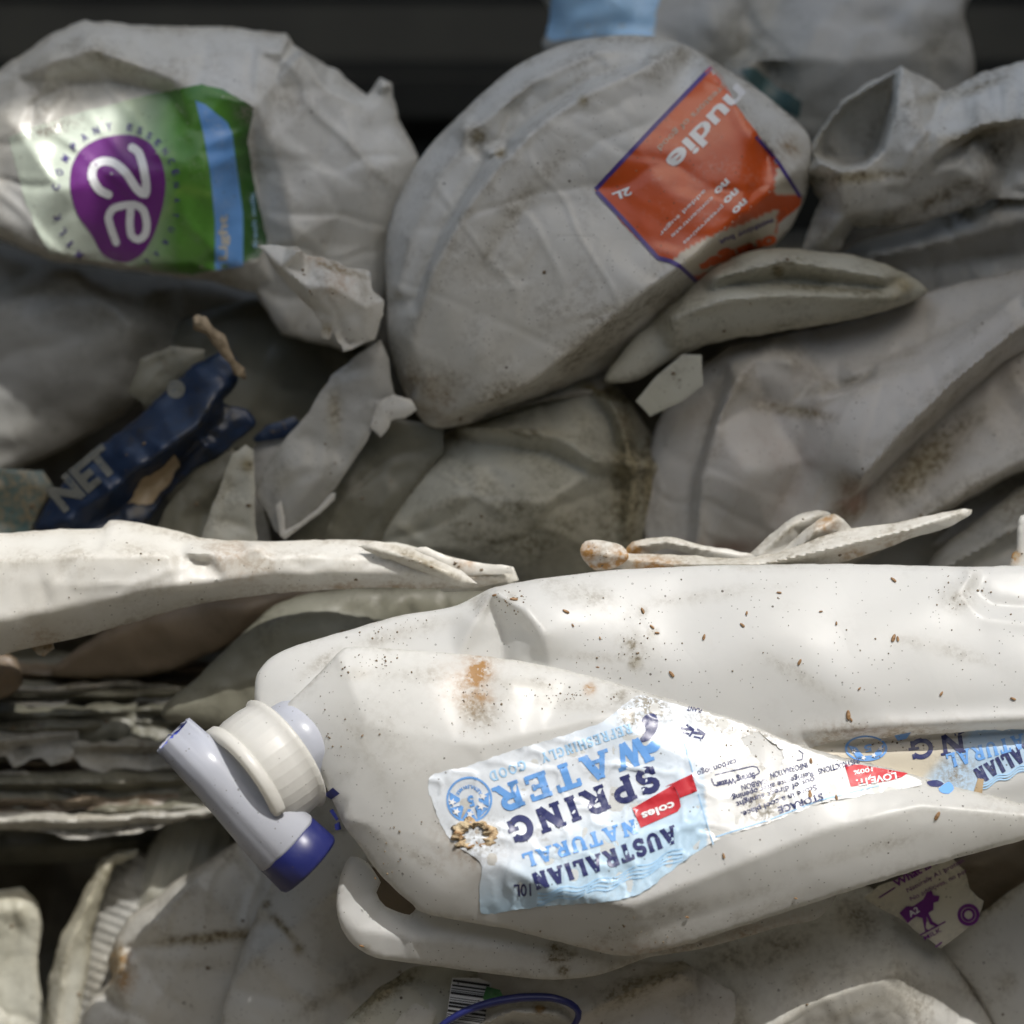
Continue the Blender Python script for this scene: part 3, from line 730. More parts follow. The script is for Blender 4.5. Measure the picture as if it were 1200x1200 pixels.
i.poly([(779, 922), (811, 907), (817, 927), (797, 935), (789, 919)], 4)
i.done('brand_tag', M['red'], label)
i = L(2.0); i.text('coles', (789, 939), (751, 953), 9, .03); i.done('lettering', M['white_ink'], label)
i = L(); i.disc(550, 937, 27, r2=24.5, n=40)
for a in range(8): i.poly([(550+q[0]*math.cos(R_(a*45))-q[1]*math.sin(R_(a*45)), 937+q[0]*math.sin(R_(a*45))+q[1]*math.cos(R_(a*45))) for q in ((11, -1.6), (23, -8.8), (23, 8.8), (11, 1.6))] if a in (0, 1, 2, 3, 4) else [(550, 937), (551, 937), (551, 938)], 4)
i.text('5', (554, 932), (547, 934), 12, .04)
i.done('badge', M['blue'], label)
i = L(1.8)
for q in ((530, 940), (535, 951), (551, 954), (564, 945), (566, 933)): i.star(q[0], q[1], 5)
i.done('stars', M['white_ink'], label)
i = L(); i.ring_text('AUSTRALIAN MADE', 550, 937, 17, 17, 330, 205, 4); i.done('lettering', M['blue'], label)
i = L()    # water drop mark: dark drop above a light blue one
i.poly([(752, 870), (750, 866), (757, 855), (752, 844), (758, 837), (766, 836), (771, 842), (771, 851), (767, 860), (761, 867)], 3, True)
i.done('drop_mark', M['navy'], label)
i = L(); i.poly([(745, 871), (757, 874), (766, 866), (774, 864), (776, 871), (770, 880), (760, 883), (750, 880)], 3, True); i.done('drop_mark', M['blue'], label)
i = L()
for k in range(4):
    q = []
    for t in np.linspace(0, 1, 30): q.append((630+170*t, 1047-54*t+4.0*k+2.6*math.sin(t*26+k*.4)+8*math.sin(math.pi*t)))
    i.stroke(q, 1.6)
i.stroke([(798, 858), (812, 905)], 1.2); i.stroke([(818, 930), (836, 990)], 1.2); i.stroke([(838, 981), (900, 961), (960, 938), (1030, 920)], 1.5)
i.done('wave_pattern', M['pale'], label)
i = L(); i.text('10L', (622, 1036), (602, 1037), 14, .02); i.done('lettering', M['navy'], label)
i = L(1.1)
i.text('STORAGE', (963, 929), (911, 946), 8, .03)
for t, a, b in (('Store in a cool place.', (956, 919), (868, 952)), ('out of direct sunlight', (954, 910), (862, 940)), ('Refrigerate after opening.', (952, 903), (856, 933)), ('INSTRUCTIONS', (1006, 888), (958, 901)), ('INFORMATION', (945, 893), (902, 906)), ('CARBON', (899, 912), (868, 920))):
    i.text(t, a, b, 6.5, .015)
i.text('carbon logo', (862, 889), (816, 904), 7, .01); i.text('Spring Water', (884, 905), (838, 917), 7, .03)
i.stroke(smooth_poly([(834, 912), (836, 918), (842, 920), (884, 909), (890, 904), (887, 899), (882, 898), (838, 908)], True, 3), 1.3)
i.text('PLANT', (823, 831), (806, 827), 5, .02)
for b in ((800, 853), (813, 858)):      # arrows
    x, y = b; i.stroke([(x-2, y), (x+12, y+2)], 3); i.stroke([(x+4, y-4), (x+13, y+2), (x+8, y+10)], 2.4)
    i.stroke([(x, y+5), (x+8, y+7)], 2)
i.stroke([(936, 879), (941, 883), (940, 890), (934, 891)], 1.2, True)
i.done('lettering', M['navy'], label)
i = L(); i.poly([(990, 896), (1008, 896), (1064, 906), (1056, 911), (1042, 915), (997, 922)], 4); i.done('badge', M['red'], label)
i = L(1.8); i.text('LOVE IT.', (1050, 905), (1003, 914), 7.5, .03); i.text('100%', (1022, 899), (1000, 903), 5, .02); i.done('lettering', M['white_ink'], label)
i = L(); i.poly([(1086, 916), (1098, 914), (1106, 918), (1100, 922), (1090, 921)], 3, True); i.done('drop_mark', M['navy'], label)
i = L(); i.poly([(1100, 924), (1112, 916), (1118, 924), (1112, 930), (1104, 929)], 3, True); i.done('drop_mark', M['blue'], label)
# dried glue ring on the label
def torus(name, u, v, d, r, r2, mat, parent, sq=1.0, seed=1, n=44, m=12, amp=.5):
    V = []; F = []
    for a in range(n):
        A = 2*math.pi*a/n
        for b in range(m):
            B = 2*math.pi*b/m; k = 1+amp*float(vnoise(a*.9, b*.8+seed*7, seed)); rr = r2*k
            x = (r+rr*math.cos(B))*math.cos(A)*(1+.12*float(vnoise(a*.35, 3, seed))); y = (r+rr*math.cos(B))*math.sin(A)*sq
            V.append(tuple(P(u+x, v+y, d-rr*.55*math.sin(B))))
    for a in range(n):
        for b in range(m): F.append((a*m+b, a*m+(b+1) % m, ((a+1) % n)*m+(b+1) % m, ((a+1) % n)*m+b))
    return link(name, V, F, mat, parent)
torus('glue_ring', 555, 979, float(fold.d([555], [979])[0])-1, 20, 5.5, M['residue'], label, .72, 3, amp=1.3)

# second part of the label in the shaded groove
lab2_o = [(948, 877), (985, 867), (1060, 863), (1150, 856), (1236, 853), (1236, 895), (1190, 906), (1152, 922), (1140, 935), (1110, 930), (1060, 905), (1000, 890)]
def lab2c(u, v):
    c = np.tile(np.array([.55, .50, .40]), (len(u), 1)); t = np.clip(((u-1105)-.9*(882-v))/16, 0, 1)[:, None]  # beige base puts the groove's shade into the label colour
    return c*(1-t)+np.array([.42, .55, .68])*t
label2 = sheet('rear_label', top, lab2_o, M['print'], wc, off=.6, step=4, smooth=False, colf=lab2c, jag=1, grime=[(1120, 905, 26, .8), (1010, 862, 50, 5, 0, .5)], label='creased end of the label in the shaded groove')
def L2(o=1.2): return Ink(top, o)
i = L2(); i.disc(1015, 877, 25, 15, r2=22, n=36); i.poly([(993, 873), (1004, 876), (1012, 886), (1022, 885), (1037, 870), (1033, 884), (1020, 891), (1004, 888)], 3)
i.text('5', (1021, 872), (1012, 874), 8, .04); i.poly([(1048, 862), (1068, 858), (1062, 866), (1052, 868)], 3); i.done('badge', M['blue'], label2)
i = L2(1.9)
for q in ((1001, 880), (1012, 888), (1024, 885), (1032, 877)): i.star(*q, 3.4)
i.done('stars', M['white_ink'], label2)
i = L2(); i.slab('NG', (1130, 858), (1064, 868), 23, .24)
i.slab('RALIAN', (1206, 868), (1140, 902), 19, .22); i.done('lettering', M['navy'], label2)
i = L2(); i.slab('NATURAL', (1214, 855), (1108, 884), 17, .2); i.done('lettering', M['blue'], label2)
i = L2()
for k in range(3): i.stroke([(1150+8*t, 918-3.3*t+3*k+2.0*math.sin(t*2)) for t in np.linspace(0, 11, 30)], 1.4)
i.done('wave_pattern', M['pale'], label2)
sheet('brown_tape', top, [(1139, 935), (1146, 912), (1153, 913), (1150, 938)], M['tape'], wc, off=2)

# ---- neck, collar and tap: real turned shapes
def basis(ax):
    ax = ax.normalized(); t = Vector((0, 0, 1)) if abs(ax.z) < .9 else Vector((1, 0, 0))
    a = ax.cross(t).normalized(); return ax, a, ax.cross(a)
def cdir(x, y, z):        # picture right, picture down, away from the camera
    return (rt*x - up*y + fw*z)
def lathe(name, c, ax, prof, mat, parent, n=48, a0=0, a1=360, capends=True, jag=0, wob=0, rib=0):
    ax, e1, e2 = basis(ax); V = []; F = []; full = abs(a1-a0) >= 360; nn = n if full else n+1
    for k, (s_, r) in enumerate(prof):
        for i in range(nn):
            A = R_(a0+(a1-a0)*i/n); rr = r*(1+wob*float(vnoise(i*.3, k*.6, 3)))*(1+rib*max(0, math.cos(A*34))**6); ss = s_+(jag*float(vnoise(i*.8, 2, 7)) if k in (0,) else 0)
            V.append(tuple(c+ax*(ss*PX)+(e1*math.cos(A)+e2*math.sin(A))*(rr*PX)))
    m = len(prof)
    for k in range(m-1):
        for i in range(n): j = (i+1) % nn; F.append((k*nn+i, k*nn+j, (k+1)*nn+j, (k+1)*nn+i))
    if not full:
        F.append(tuple(k*nn for k in range(m))); F.append(tuple(k*nn+n for k in range(m))[::-1])
    return link(name, V, F, mat, parent, recalc=True)
AX = cdir(.80, .56*-1, .42)              # from the tap into the container
cc = P(312, 899, -50)
lathe('neck', cc+AX.normalized()*32*PX, AX, [(-30, 0.1), (-30, 50), (0, 50), (10, 53), (24, 53), (40, 47), (60, 40), (80, 30), (90, 1)], M['tap'], wc, wob=.03)
lathe('collar', cc, AX, [(24, 56), (30, 60), (32, 70), (28, 74), (24, 70), (10, 71.5), (-10, 71), (-24, 68), (-29, 63), (-30, 50), (-26, 46), (-26, .5)], M['collar'], wc, n=272, rib=.005)
lathe('broken_flange', cc-AX.normalized()*32*PX, AX, [(-7, 62), (-7, 71), (-4, 74), (6, 74), (8, 72), (8, 62), (-7, 62)], M['collar'], wc, n=40, a0=-150, a1=10)
lathe('broken_flange', cc-AX.normalized()*14*PX, AX, [(-6, 62), (-6, 73), (-3, 76), (4, 76), (7, 74), (7, 62), (-6, 62)], M['collar'], wc, n=20, a0=92, a1=150)
for k in range(7):    # moulded ribs of the collar
    A = R_(-160+24*k); a_, e1, e2 = basis(AX); p = e1*math.cos(A)+e2*math.sin(A)
TX = cdir(131, 131, 24).normalized()
tc_ = P(203, 861, -92)
tapr = lathe('tap_barrel', tc_, TX, [(0, 24), (0, 26.5), (60, 30), (120, 36), (178, 42), (182, 41), (182, 20), (8, 25.3), (0, 25.3)], M['tap'], wc, jag=3, wob=.03)
lathe('blue_lining', tc_, TX, [(2, 24.9), (26, 24), (40, 23), (40, 1)], M['blue_in'], tapr)
lathe('blue_sleeve', tc_, TX, [(170, 30), (180, 40.2), (182, 42), (214, 43), (218, 41), (218, 34), (206, 1)], M['cap_blue'], wc, wob=.02)
b2 = P(372, 966, -8)
def prism(name, pts, d, t, mat, parent=None, **k):
    sf = Surf(pts, d, R=2, T=t, res=4, smooth=False, noise=(60, .5), seed=4, jag=.2)
    return body(name, sf, mat, parent, edge_grime=.05, **k)
prism('lever_tab', [(338, 975), (352, 957), (366, 968), (362, 974), (378, 982), (392, 980), (368, 1004), (350, 1000)], -58, 20, M['cap_blue'], wc)
for q in ([(380, 931), (390, 923), (398, 930), (388, 937)], [(386, 950), (390, 948), (397, 960), (394, 962)], [(392, 966), (398, 963), (400, 972), (393, 973)]):
    sheet('lever_glimpse', fold, q, M['cap_blue'], wc, off=1.6, step=3)

# ============================================================ OTHER BOTTLES
def single(name, label, cat, mat, outline, depth, group=None, **kw):
    bk = {k: kw.pop(k) for k in ('grime', 'rust', 'pink', 'edge_grime') if k in kw}
    sf = Surf(outline, depth, **kw)
    return body(name, sf, M[mat], None, label, cat, group, **bk), sf

# --- bottle with green and purple label
E_o = [(-60, 120), (-20, 92), (20, 68), (55, 42), (100, 24), (170, 30), (260, 31), (335, 39), (345, 52), (362, 64), (400, 86), (430, 112), (446, 92), (458, 98), (468, 140), (490, 185), (480, 240), (462, 300), (452, 350), (440, 400), (400, 410), (330, 392), (300, 345), (250, 330), (150, 318), (60, 305), (0, 278), (-60, 250)]
e_root = thing('milk_bottle', 'big crushed white milk bottle with a green label and a purple round mark, upper left', 'plastic bottle', P(220, 200, 260))
eS = Surf(E_o, 270, R=7, T=120, dome=14, crumple=(85, 6), folds=.5, noise=(80, 4), res=3.6, soft=.8, seed=41, jag=1.2, smooth=False,
    creases=[[(-20, 110, 16), (20, 92, 22), (60, 72, 44), (110, 58, 50), (170, 80, 46), (230, 104, 54), (298, 124, 56), (322, 100, 36), (338, 44, 14)], [(100, 30, 10), (104, 44, 34), (110, 58, 50)], [(298, 124, 56), (298, 200, 18), (312, 290, 22), (320, 330, 10)], [(304, 130, 52), (330, 200, 34), (345, 280, 40), (350, 340, 16)], [(322, 100, 36), (352, 62, 40), (365, 66, 20)], [(352, 62, 40), (400, 130, 26), (432, 200, 30), (440, 330, 10)], [(440, 120, 6), (450, 200, 22), (470, 260, 4)], [(415, 120, 22), (442, 112, 4), (452, 100, 20)],
             [(-30, 262, 14), (0, 268, 20), (60, 299, 30), (150, 314, 34), (300, 306, 30)], [(40, 118, 22), (80, 100, 20), (130, 96, 18), (200, 112, 30)], [(60, 72, 44), (50, 110, 24), (10, 140, 34)], [(170, 80, 46), (250, 60, 26), (330, 62, 34)], [(20, 150, 40), (70, 220, 48), (150, 316, 34)], [(210, 104, 50), (240, 200, 56), (250, 318, 36)]],
    ctrl=[(150, 200, 54), (60, 200, 40), (400, 250, 22), (370, 200, 30), (370, 320, 16), (270, 250, 34)])
body('bottle_wall', eS, M['white'], e_root, grime=[(120, 70, 60, 20, 20, .5), (330, 110, 24, .5), (400, 90, 60, 16, 35, .5), (60, 120, 40, .3), (250, 350, 60, .6)])
def greenc(u, v):
    x = np.clip((u-130)/80, 0, 1); dk = np.clip((u-255)/45, 0, 1); tp = np.clip((125-v)/20, 0, 1)*np.clip((u-180)/60, 0, 1)
    wh = np.array([.60, .66, .55]); gr = np.array([.10, .27, .04]); dg = np.array([.03, .09, .025])
    lf = .5+.5*fbm(u/22, v/40, 6)
    c = wh*(1-x)[:, None]+gr*x[:, None]; c = c*(1-dk)[:, None]+dg*dk[:, None]; c = c*(1-.5*tp)[:, None]+dg*.5*tp[:, None]
    ve = np.clip(ridged((u*.5+v*.2)/22, (v-u*.3)/60, 7)-.8, 0, 1)*3*x*(1-dk); c = c*(1-.4*ve)[:, None]+np.array([.35, .5, .1])*(.4*ve)[:, None]
    yl = np.clip((130-v)/30, 0, 1)*(1-x); c = c*(1-.5*yl)[:, None]+np.array([.38, .42, .14])*(.5*yl)[:, None]
    c = c*(.75+.5*lf)[:, None]
    w = (u < 62) & (v > 200); c[w] = c[w]*1.15  # brighter corner puts a patch of sunlight into the label colour
    return np.clip(c, 0, 1)
gl = sheet('label', eS, [(10, 162), (40, 148), (100, 130), (170, 112), (235, 99), (262, 104), (297, 126), (290, 165), (298, 215), (308, 260), (314, 288), (303, 302), (262, 314), (225, 322), (175, 316), (130, 307), (62, 302), (45, 275), (28, 232)], M['print'], e_root, off=.6, step=4, smooth=False, colf=greenc, jag=.8, grime=[(60, 150, 30, 8, -15, .9), (100, 300, 50, 6, 5, .8), (290, 130, 14, .6)])
i = Ink(eS, 1.2); i.poly([(229, 118), (240, 122), (266, 143), (272, 155), (278, 200), (285, 250), (285, 312), (252, 317), (252, 260), (246, 200), (238, 155)], 5); i.done('stripe', M['blue'], gl)
i = Ink(eS, 1.2); i.poly([(140, 158), (158, 159), (176, 168), (189, 188), (194, 215), (190, 245), (180, 275), (167, 297), (150, 307), (132, 305), (118, 295), (107, 275), (90, 250), (82, 220), (84, 195), (95, 175), (115, 163)], 5, True); i.done('round_mark', M['purple'], gl)
i = Ink(eS, 2.2)
i.stroke([(127, 228), (116, 222), (108, 208), (110, 195), (120, 189), (134, 191), (148, 203), (160, 221), (170, 228), (171, 214), (167, 192), (162, 178), (155, 173)], 10, True, cap=True)
i.stroke([(136, 284), (131, 270), (127, 255), (132, 245), (144, 241), (158, 240), (168, 246), (172, 262), (170, 275), (162, 281), (154, 276), (152, 262), (153, 246)], 9, True, cap=True)
i.done('lettering', M['white_ink'], gl)
i = Ink(eS, 1.3); i.ring_text('MILK COMPANY', 138, 232, 69, 80, 128, 262, 9); i.ring_text('ESSENCE', 140, 230, 66, 78, 280, 340, 8); i.ring_text('NATURAL', 136, 232, 68, 84, 350, 420, 7); i.done('lettering', M['violet'], gl)
i = Ink(eS, 2.0); i.text('Light', (266, 305), (266, 252), 10, .03); i.done('lettering', M['cream'], gl)
i = Ink(eS, 2.0); i.text('fresh milk', (302, 290), (298, 225), 5, .01); i.done('lettering', M['pale'], gl)

# --- bottle with the orange label
G_o = [(452, 312), (454, 270), (470, 225), (500, 175), (545, 128), (598, 82), (650, 55), (700, 43), (762, 42), (802, 52), (842, 75), (882, 100), (922, 132), (947, 158), (952, 188), (946, 225), (930, 262), (905, 292), (865, 330), (820, 372), (775, 412), (730, 445), (690, 462), (640, 470), (590, 484), (540, 499), (510, 502), (492, 490), (472, 455), (456, 400)]
g_root = thing('juice_bottle', 'white juice bottle lying tilted with a square orange label, centre top', 'plastic bottle', P(680, 260, 170))
gS = Surf(G_o, 200, R=8, T=110, dome=8, crumple=(110, 3), folds=.25, noise=(110, 3), wide=4, res=3.4, soft=.8, seed=51, jag=.4,
    creases=[[(798, 54, 26), (760, 76, 52), (690, 108, 66), (640, 140, 74), (590, 185, 76), (545, 245, 74), (505, 320, 66), (482, 400, 46), (474, 440, 20)],
             [(762, 58, 24), (700, 60, 34), (625, 95, 38), (565, 145, 36), (520, 200, 30), (480, 280, 26), (466, 340, 22)],
             [(752, 74, 34), (690, 92, 34), (620, 138, 34), (566, 190, 34), (520, 268, 34), (488, 350, 30)],
             [(640, 90, 38), (600, 128, 24), (585, 165, 30)], [(545, 150, 36), (560, 172, 22), (590, 184, 40)],
             [(482, 470, 16), (520, 488, 20), (570, 474, 52), (620, 450, 66), (690, 396, 78), (760, 338, 82), (815, 300, 76), (870, 250, 60), (930, 200, 40)],
             [(560, 488, -4), (640, 464, -24), (730, 432, -44), (800, 382, -44), (880, 305, -30)],
             [(600, 186, 76), (610, 250, 66), (600, 330, 70), (560, 420, 64)], [(640, 140, 74), (700, 222, 62), (780, 310, 74)], [(833, 78, 36), (885, 150, 48), (930, 205, 38)], [(560, 420, 64), (500, 445, 40)]],
    ctrl=[(690, 300, 76), (760, 200, 66), (780, 120, 52), (900, 180, 34), (530, 380, 62), (660, 380, 76)])
body('bottle_wall', gS, M['white'], g_root, grime=[(600, 250, 90, 14, -50, .5), (575, 290, 10, 50, 30, .5), (700, 100, 100, 10, -30, .3), (790, 60, 20, .5), (500, 460, 40, .6), (580, 470, 90, 20, -25, .6), (700, 400, 100, 26, -40, .8), (780, 350, 60, 30, -40, .7), (560, 160, 8, .9), (588, 180, 7, .9), (683, 118, 7, .9), (930, 170, 20, .5), (610, 330, 90, .22)], rust=[(930, 175, 14, .4), (500, 470, 30, .3)])  # besides dirt, wide blobs on the lower side paint in its shade
def orc(u, v):
    c = np.tile(np.array([.60, .095, .018]), (len(u), 1)); t = np.clip(.5+.5*fbm(u/40, v/40, 3), 0, 1)[:, None]
    c = c*(.8+.35*t)
    # cream band at the lower edge, slanting
    b = ((v > np.interp(u, [770, 789, 820, 878, 910], [318, 303, 282, 259, 245])) & (u < 911) & (v < np.interp(u, [800, 860, 911], [326, 312, 280]))) | ((u > 909) & (v > 197) & (v < 229))
    c[b] = np.array([.55, .50, .40])
    return c
ol = sheet('label', gS, [(697, 222), (833, 77), (846, 90), (862, 122), (884, 152), (912, 190), (939, 230), (938, 240), (912, 262), (909, 285), (870, 300), (840, 315), (818, 331), (796, 312), (771, 304), (735, 268)], M['print'], g_root, off=.6, step=4, colf=orc, jag=.7)
i = Ink(gS, 1.1); i.stroke([(698, 222), (765, 150), (833, 79)], 5); i.stroke([(699, 224), (735, 262), (771, 302), (786, 306), (797, 312), (817, 331)], 5); i.stroke([(886, 160), (912, 190), (938, 231)], 4); i.done('border', M['violet'], ol)
i = Ink(gS, 1.3); i.text('nudie', (864, 98), (779, 188), 22, .03); i.done('lettering', M['white_ink'], ol)
i = Ink(gS, 1.3); i.text('2L', (738, 219), (717, 227), 9, .04); i.done('lettering', M['white_ink'], ol)
i = Ink(gS, 1.3)
for q in (((851, 213), (828, 222)), ((862, 224), (838, 234)), ((872, 236), (846, 246))): i.text('no', (q[0][0], q[0][1]-4), (q[0][0]-15, q[0][1]+11), 9, .04)
for a, b, t in (((825, 222), (772, 274), 'added sugar'), ((834, 230), (786, 276), 'concentrate'), ((846, 240), (800, 284), 'preservatives')): i.text(t, a, b, 4.5, .01)
i.done('lettering', M['white_ink'], ol)
i = Ink(gS, 1.3); i.text('creators of good', (848, 97), (770, 172), 7, .0); i.done('lettering', M['cream'], ol)
i = Ink(gS, 1.3); i.text('oranges', (908, 275), (818, 308), 13, .06); i.done('lettering', M['orange'], ol)
i = Ink(gS, 1.3); i.text('1L', (928, 240), (914, 246), 8, .03); i.done('lettering', M['orange'], ol)
i = Ink(gS, 1.3); i.text('nothing but', (905, 256), (842, 282), 6, .02); i.done('lettering', M['violet'], ol)

# --- bag behind at the top
bS_o = [(636, 60), (646, 20), (652, -50), (1112, -50), (1130, 20), (1142, 70), (1138, 100), (1100, 140), (1020, 175), (950, 190), (880, 150), (800, 110), (700, 90)]
b_root = thing('crushed_bottle', 'wide flattened pale grey bottle with torn light blue label, behind the top of the heap', 'plastic bottle', P(900, 60, 380))
bS = Surf(bS_o, 400, R=14, T=120, dome=26, crumple=(60, 14), noise=(70, 5), res=7, seed=61, jag=1,
          creases=[[(870, -40, 20), (880, 60, 8), (950, 110, 20)], [(690, -30, 30), (740, 20, 10), (760, 60, 10)], [(880, 70, 30), (1010, 70, 34), (1080, 60, 26)]])
body('bottle_wall', bS, M['grey'], b_root, grime=[(880, 70, 60, .5), (900, 120, 60, .6), (1100, 60, 40, .5)])
sheet('label', bS, [(640, 50), (650, -30), (782, -30), (770, 10), (766, 42), (700, 42), (660, 46)], M['pale'], b_root, off=.8, step=7, jag=1)
sheet('label_scrap', bS, [(868, 82), (885, 80), (910, 102), (940, 120), (936, 138), (915, 128), (885, 104)], M['teal'], b_root, off=1.5, step=5, jag=1.5)

# --- torn bottle at right
def flap(label, mat, outline, depth, cat='plastic piece', name='plastic_flap', **kw):
    kw.setdefault('R', 3); kw.setdefault('T', 6); kw.setdefault('crumple', (45, 2.5)); kw.setdefault('noise', (50, 3)); kw.setdefault('res', 4.5); kw.setdefault('jag', 1.0); kw.setdefault('smooth', False)
    return single(name, label, cat, mat, outline, depth, **kw)
t_root = thing('torn_bottle', 'torn open white bottle with a round mouth-like opening, upper right', 'plastic bottle', P(1060, 180, 200))
iS = Surf([(944, 205), (948, 178), (960, 152), (985, 118), (1020, 96), (1056, 77), (1080, 88), (1108, 106), (1150, 86), (1200, 71), (1300, 50), (1300, 244), (1230, 236), (1180, 232), (1158, 236), (1130, 246), (1090, 258), (1040, 266), (1000, 265), (985, 292), (965, 300), (940, 290), (952, 258), (960, 235)], 215, R=2.5, T=30, dome=2, crumple=(34, 6.5), folds=.5, noise=(60, 3), res=3.4, soft=.7, seed=71, jag=1.3, smooth=False,
    creases=[[(948, 200, 26), (962, 190, 46), (985, 200, 52), (1012, 196, 52), (1035, 176, 44), (1050, 120, 36), (1057, 80, 20)], [(952, 178, 26), (966, 150, 20), (992, 118, 20), (1048, 84, 14)], [(968, 180, -50), (990, 190, -54), (1016, 184, -52), (1028, 164, -44), (1042, 118, -20)], [(966, 162, -30), (1000, 125, -24), (1046, 92, 0)],
             [(1068, 90, 16), (1080, 150, 46), (1095, 180, 52)], [(1095, 180, 52), (1150, 146, 54), (1290, 128, 50)], [(1098, 190, 30), (1150, 158, 12), (1290, 140, 4)], [(1158, 165, 16), (1152, 215, 26), (1140, 240, 6)], [(1165, 170, 2), (1180, 200, -6), (1290, 210, -10)], [(1110, 112, 10), (1130, 140, 30)], [(955, 240, 34), (985, 222, 46), (1060, 215, 40), (1120, 196, 30), (1140, 170, 30)], [(970, 280, 10), (990, 255, 30), (1040, 246, 24), (1110, 215, 18)], [(1150, 148, 50), (1160, 190, 20)]],
    ctrl=[(1000, 150, -40), (1100, 135, 20)])
body('bottle_wall', iS, M['white'], t_root, grime=[(1100, 112, 60, 8, -14, .8), (1140, 105, 40, 6, -20, .8), (1080, 240, 100, 12, -25, .8), (1000, 208, 60, 8, -5, .9), (965, 280, 14, 30, 10, .6), (1150, 155, 60, 8, -15, .9), (1170, 180, 20, .7)])
prism('plastic_shard', [(745, 470), (770, 440), (800, 415), (822, 416), (824, 452), (800, 470), (762, 488)], 150, 8, M['dirty'], label='small pale triangular plastic shard under the curled grey-green bottle', cat='plastic piece')
single('crushed_bottle', 'smooth grey bottle underneath the torn open bottle at the right edge', 'plastic bottle', 'grey', [(985, 300), (1020, 280), (1090, 258), (1130, 200), (1150, 150), (1200, 120), (1260, 110), (1260, 345), (1150, 345), (1080, 350), (1010, 330)], 300, R=12, T=80, dome=14, crumple=(60, 6), res=4.5, seed=81, creases=[[(1020, 300, 30), (1090, 285, 34), (1180, 262, 40), (1250, 250, 40)], [(1040, 318, 6), (1120, 305, 4), (1240, 290, 4)], [(1170, 160, 10), (1185, 220, 34), (1180, 262, 40)]], grime=[(1150, 240, 60, 12, -20, .9), (1185, 165, 14, .9)])
single('curled_bottle', 'flattened curled grey-green bottle just below the orange label', 'plastic bottle', 'dirty', [(708, 444), (738, 402), (788, 356), (828, 320), (868, 298), (920, 291), (1000, 299), (1050, 314), (1087, 340), (1062, 356), (1000, 374), (920, 388), (845, 400), (790, 420), (745, 446)], 165, R=12, T=60, dome=12, crumple=(70, 5), noise=(70, 3), res=3.6, seed=83,
    creases=[[(790, 372, 34), (850, 350, 38), (920, 345, 30), (1050, 350, 14)], [(800, 352, 20), (860, 334, 6), (930, 328, 4), (1040, 338, 6)], [(840, 325, 34), (920, 305, 34), (1040, 325, 20)]],
    grime=[(912, 318, 7, 1), (1058, 334, 10, 1), (1050, 348, 8, .8), (960, 338, 90, 5, 4, .7), (900, 385, 150, 8, -8, .5)])
single('crushed_bottle', 'large crumpled pinkish white bottle filling the right side of the heap', 'plastic bottle', 'pink', [(768, 500), (800, 450), (850, 408), (900, 396), (960, 384), (1030, 368), (1090, 342), (1150, 326), (1260, 312), (1260, 420), (1150, 520), (1080, 590), (1020, 640), (940, 668), (850, 668), (770, 660), (752, 600), (760, 545)], 235, R=8, T=110, dome=8, crumple=(110, 4), folds=.3, noise=(90, 4), wide=5, res=3.6, soft=.8, seed=91,
    creases=[[(1240, 356, 40), (1190, 388, 86), (1120, 446, 90), (1060, 505, 90), (1014, 557, 84), (1000, 580, 50)], [(1250, 384, 4), (1180, 424, 6), (1090, 505, 4), (1018, 575, 4)], [(905, 400, 22), (862, 444, 66), (838, 500, 58), (822, 560, 54), (818, 650, 30)], [(850, 446, 30), (812, 560, 22), (804, 640, 16)], [(868, 446, 66), (895, 468, 30), (930, 474, 40), (960, 466, 62)], [(905, 400, 22), (925, 425, 50), (960, 440, 30), (985, 456, 30), (1010, 446, 36)], [(960, 466, 62), (1000, 455, 66), (1090, 425, 60), (1180, 355, 52)], [(1000, 438, 40), (1060, 410, 26), (1140, 372, 30), (1200, 340, 30)],
             [(840, 640, 20), (920, 622, 34), (990, 590, 50)], [(960, 466, 62), (940, 540, 50), (900, 620, 34)], [(1190, 388, 86), (1196, 360, 50), (1210, 345, 60)]],
    ctrl=[(880, 560, 70), (980, 420, 20), (1050, 395, 24), (1000, 520, 84)],
    grime=[(992, 585, 24, .9), (865, 450, 16, .7), (910, 410, 40, 8, 0, .6), (925, 480, 40, 7, 10, .9), (985, 450, 60, 6, -15, .7), (950, 640, 90, 14, -10, .6), (1100, 480, 120, 6, -42, .7), (780, 600, 30, .4)], pink=[(994, 584, 24, 20, 0, .8), (860, 650, 60, 16, 0, .7), (930, 560, 90, .2)])
single('crushed_bottle', 'flat grey-white bottle side with dark speckles, under the edge of the large pinkish bottle', 'plastic bottle', 'pink', [(1005, 580), (1060, 525), (1120, 470), (1180, 420), (1260, 370), (1260, 520), (1180, 560), (1110, 600), (1050, 635), (985, 668), (975, 620)], 215, R=9, T=60, dome=14, crumple=(60, 8), noise=(60, 4), res=3.6, seed=93,
    creases=[[(1000, 650, 20), (1080, 610, 40), (1180, 550, 44), (1250, 515, 40)]], grime=[(1080, 545, 50, 20, -45, 1), (1060, 565, 14, 1), (1130, 500, 70, 12, -40, .6), (1080, 618, 90, 7, -30, .7)], edge_grime=.5)
single('crushed_bottle', 'dark grey-brown bottle wedge low at the right edge behind the lit container', 'plastic bottle', 'grey', [(1085, 690), (1095, 650), (1150, 605), (1200, 568), (1260, 540), (1260, 700), (1150, 700)], 200, R=8, T=50, dome=10, crumple=(50, 8), res=6, seed=95, grime=[(1190, 560, 60, .7)], creases=[[(1100, 670, 16), (1180, 625, 24), (1250, 590, 20)], [(1100, 680, 2), (1180, 640, 4), (1250, 605, 2)]])
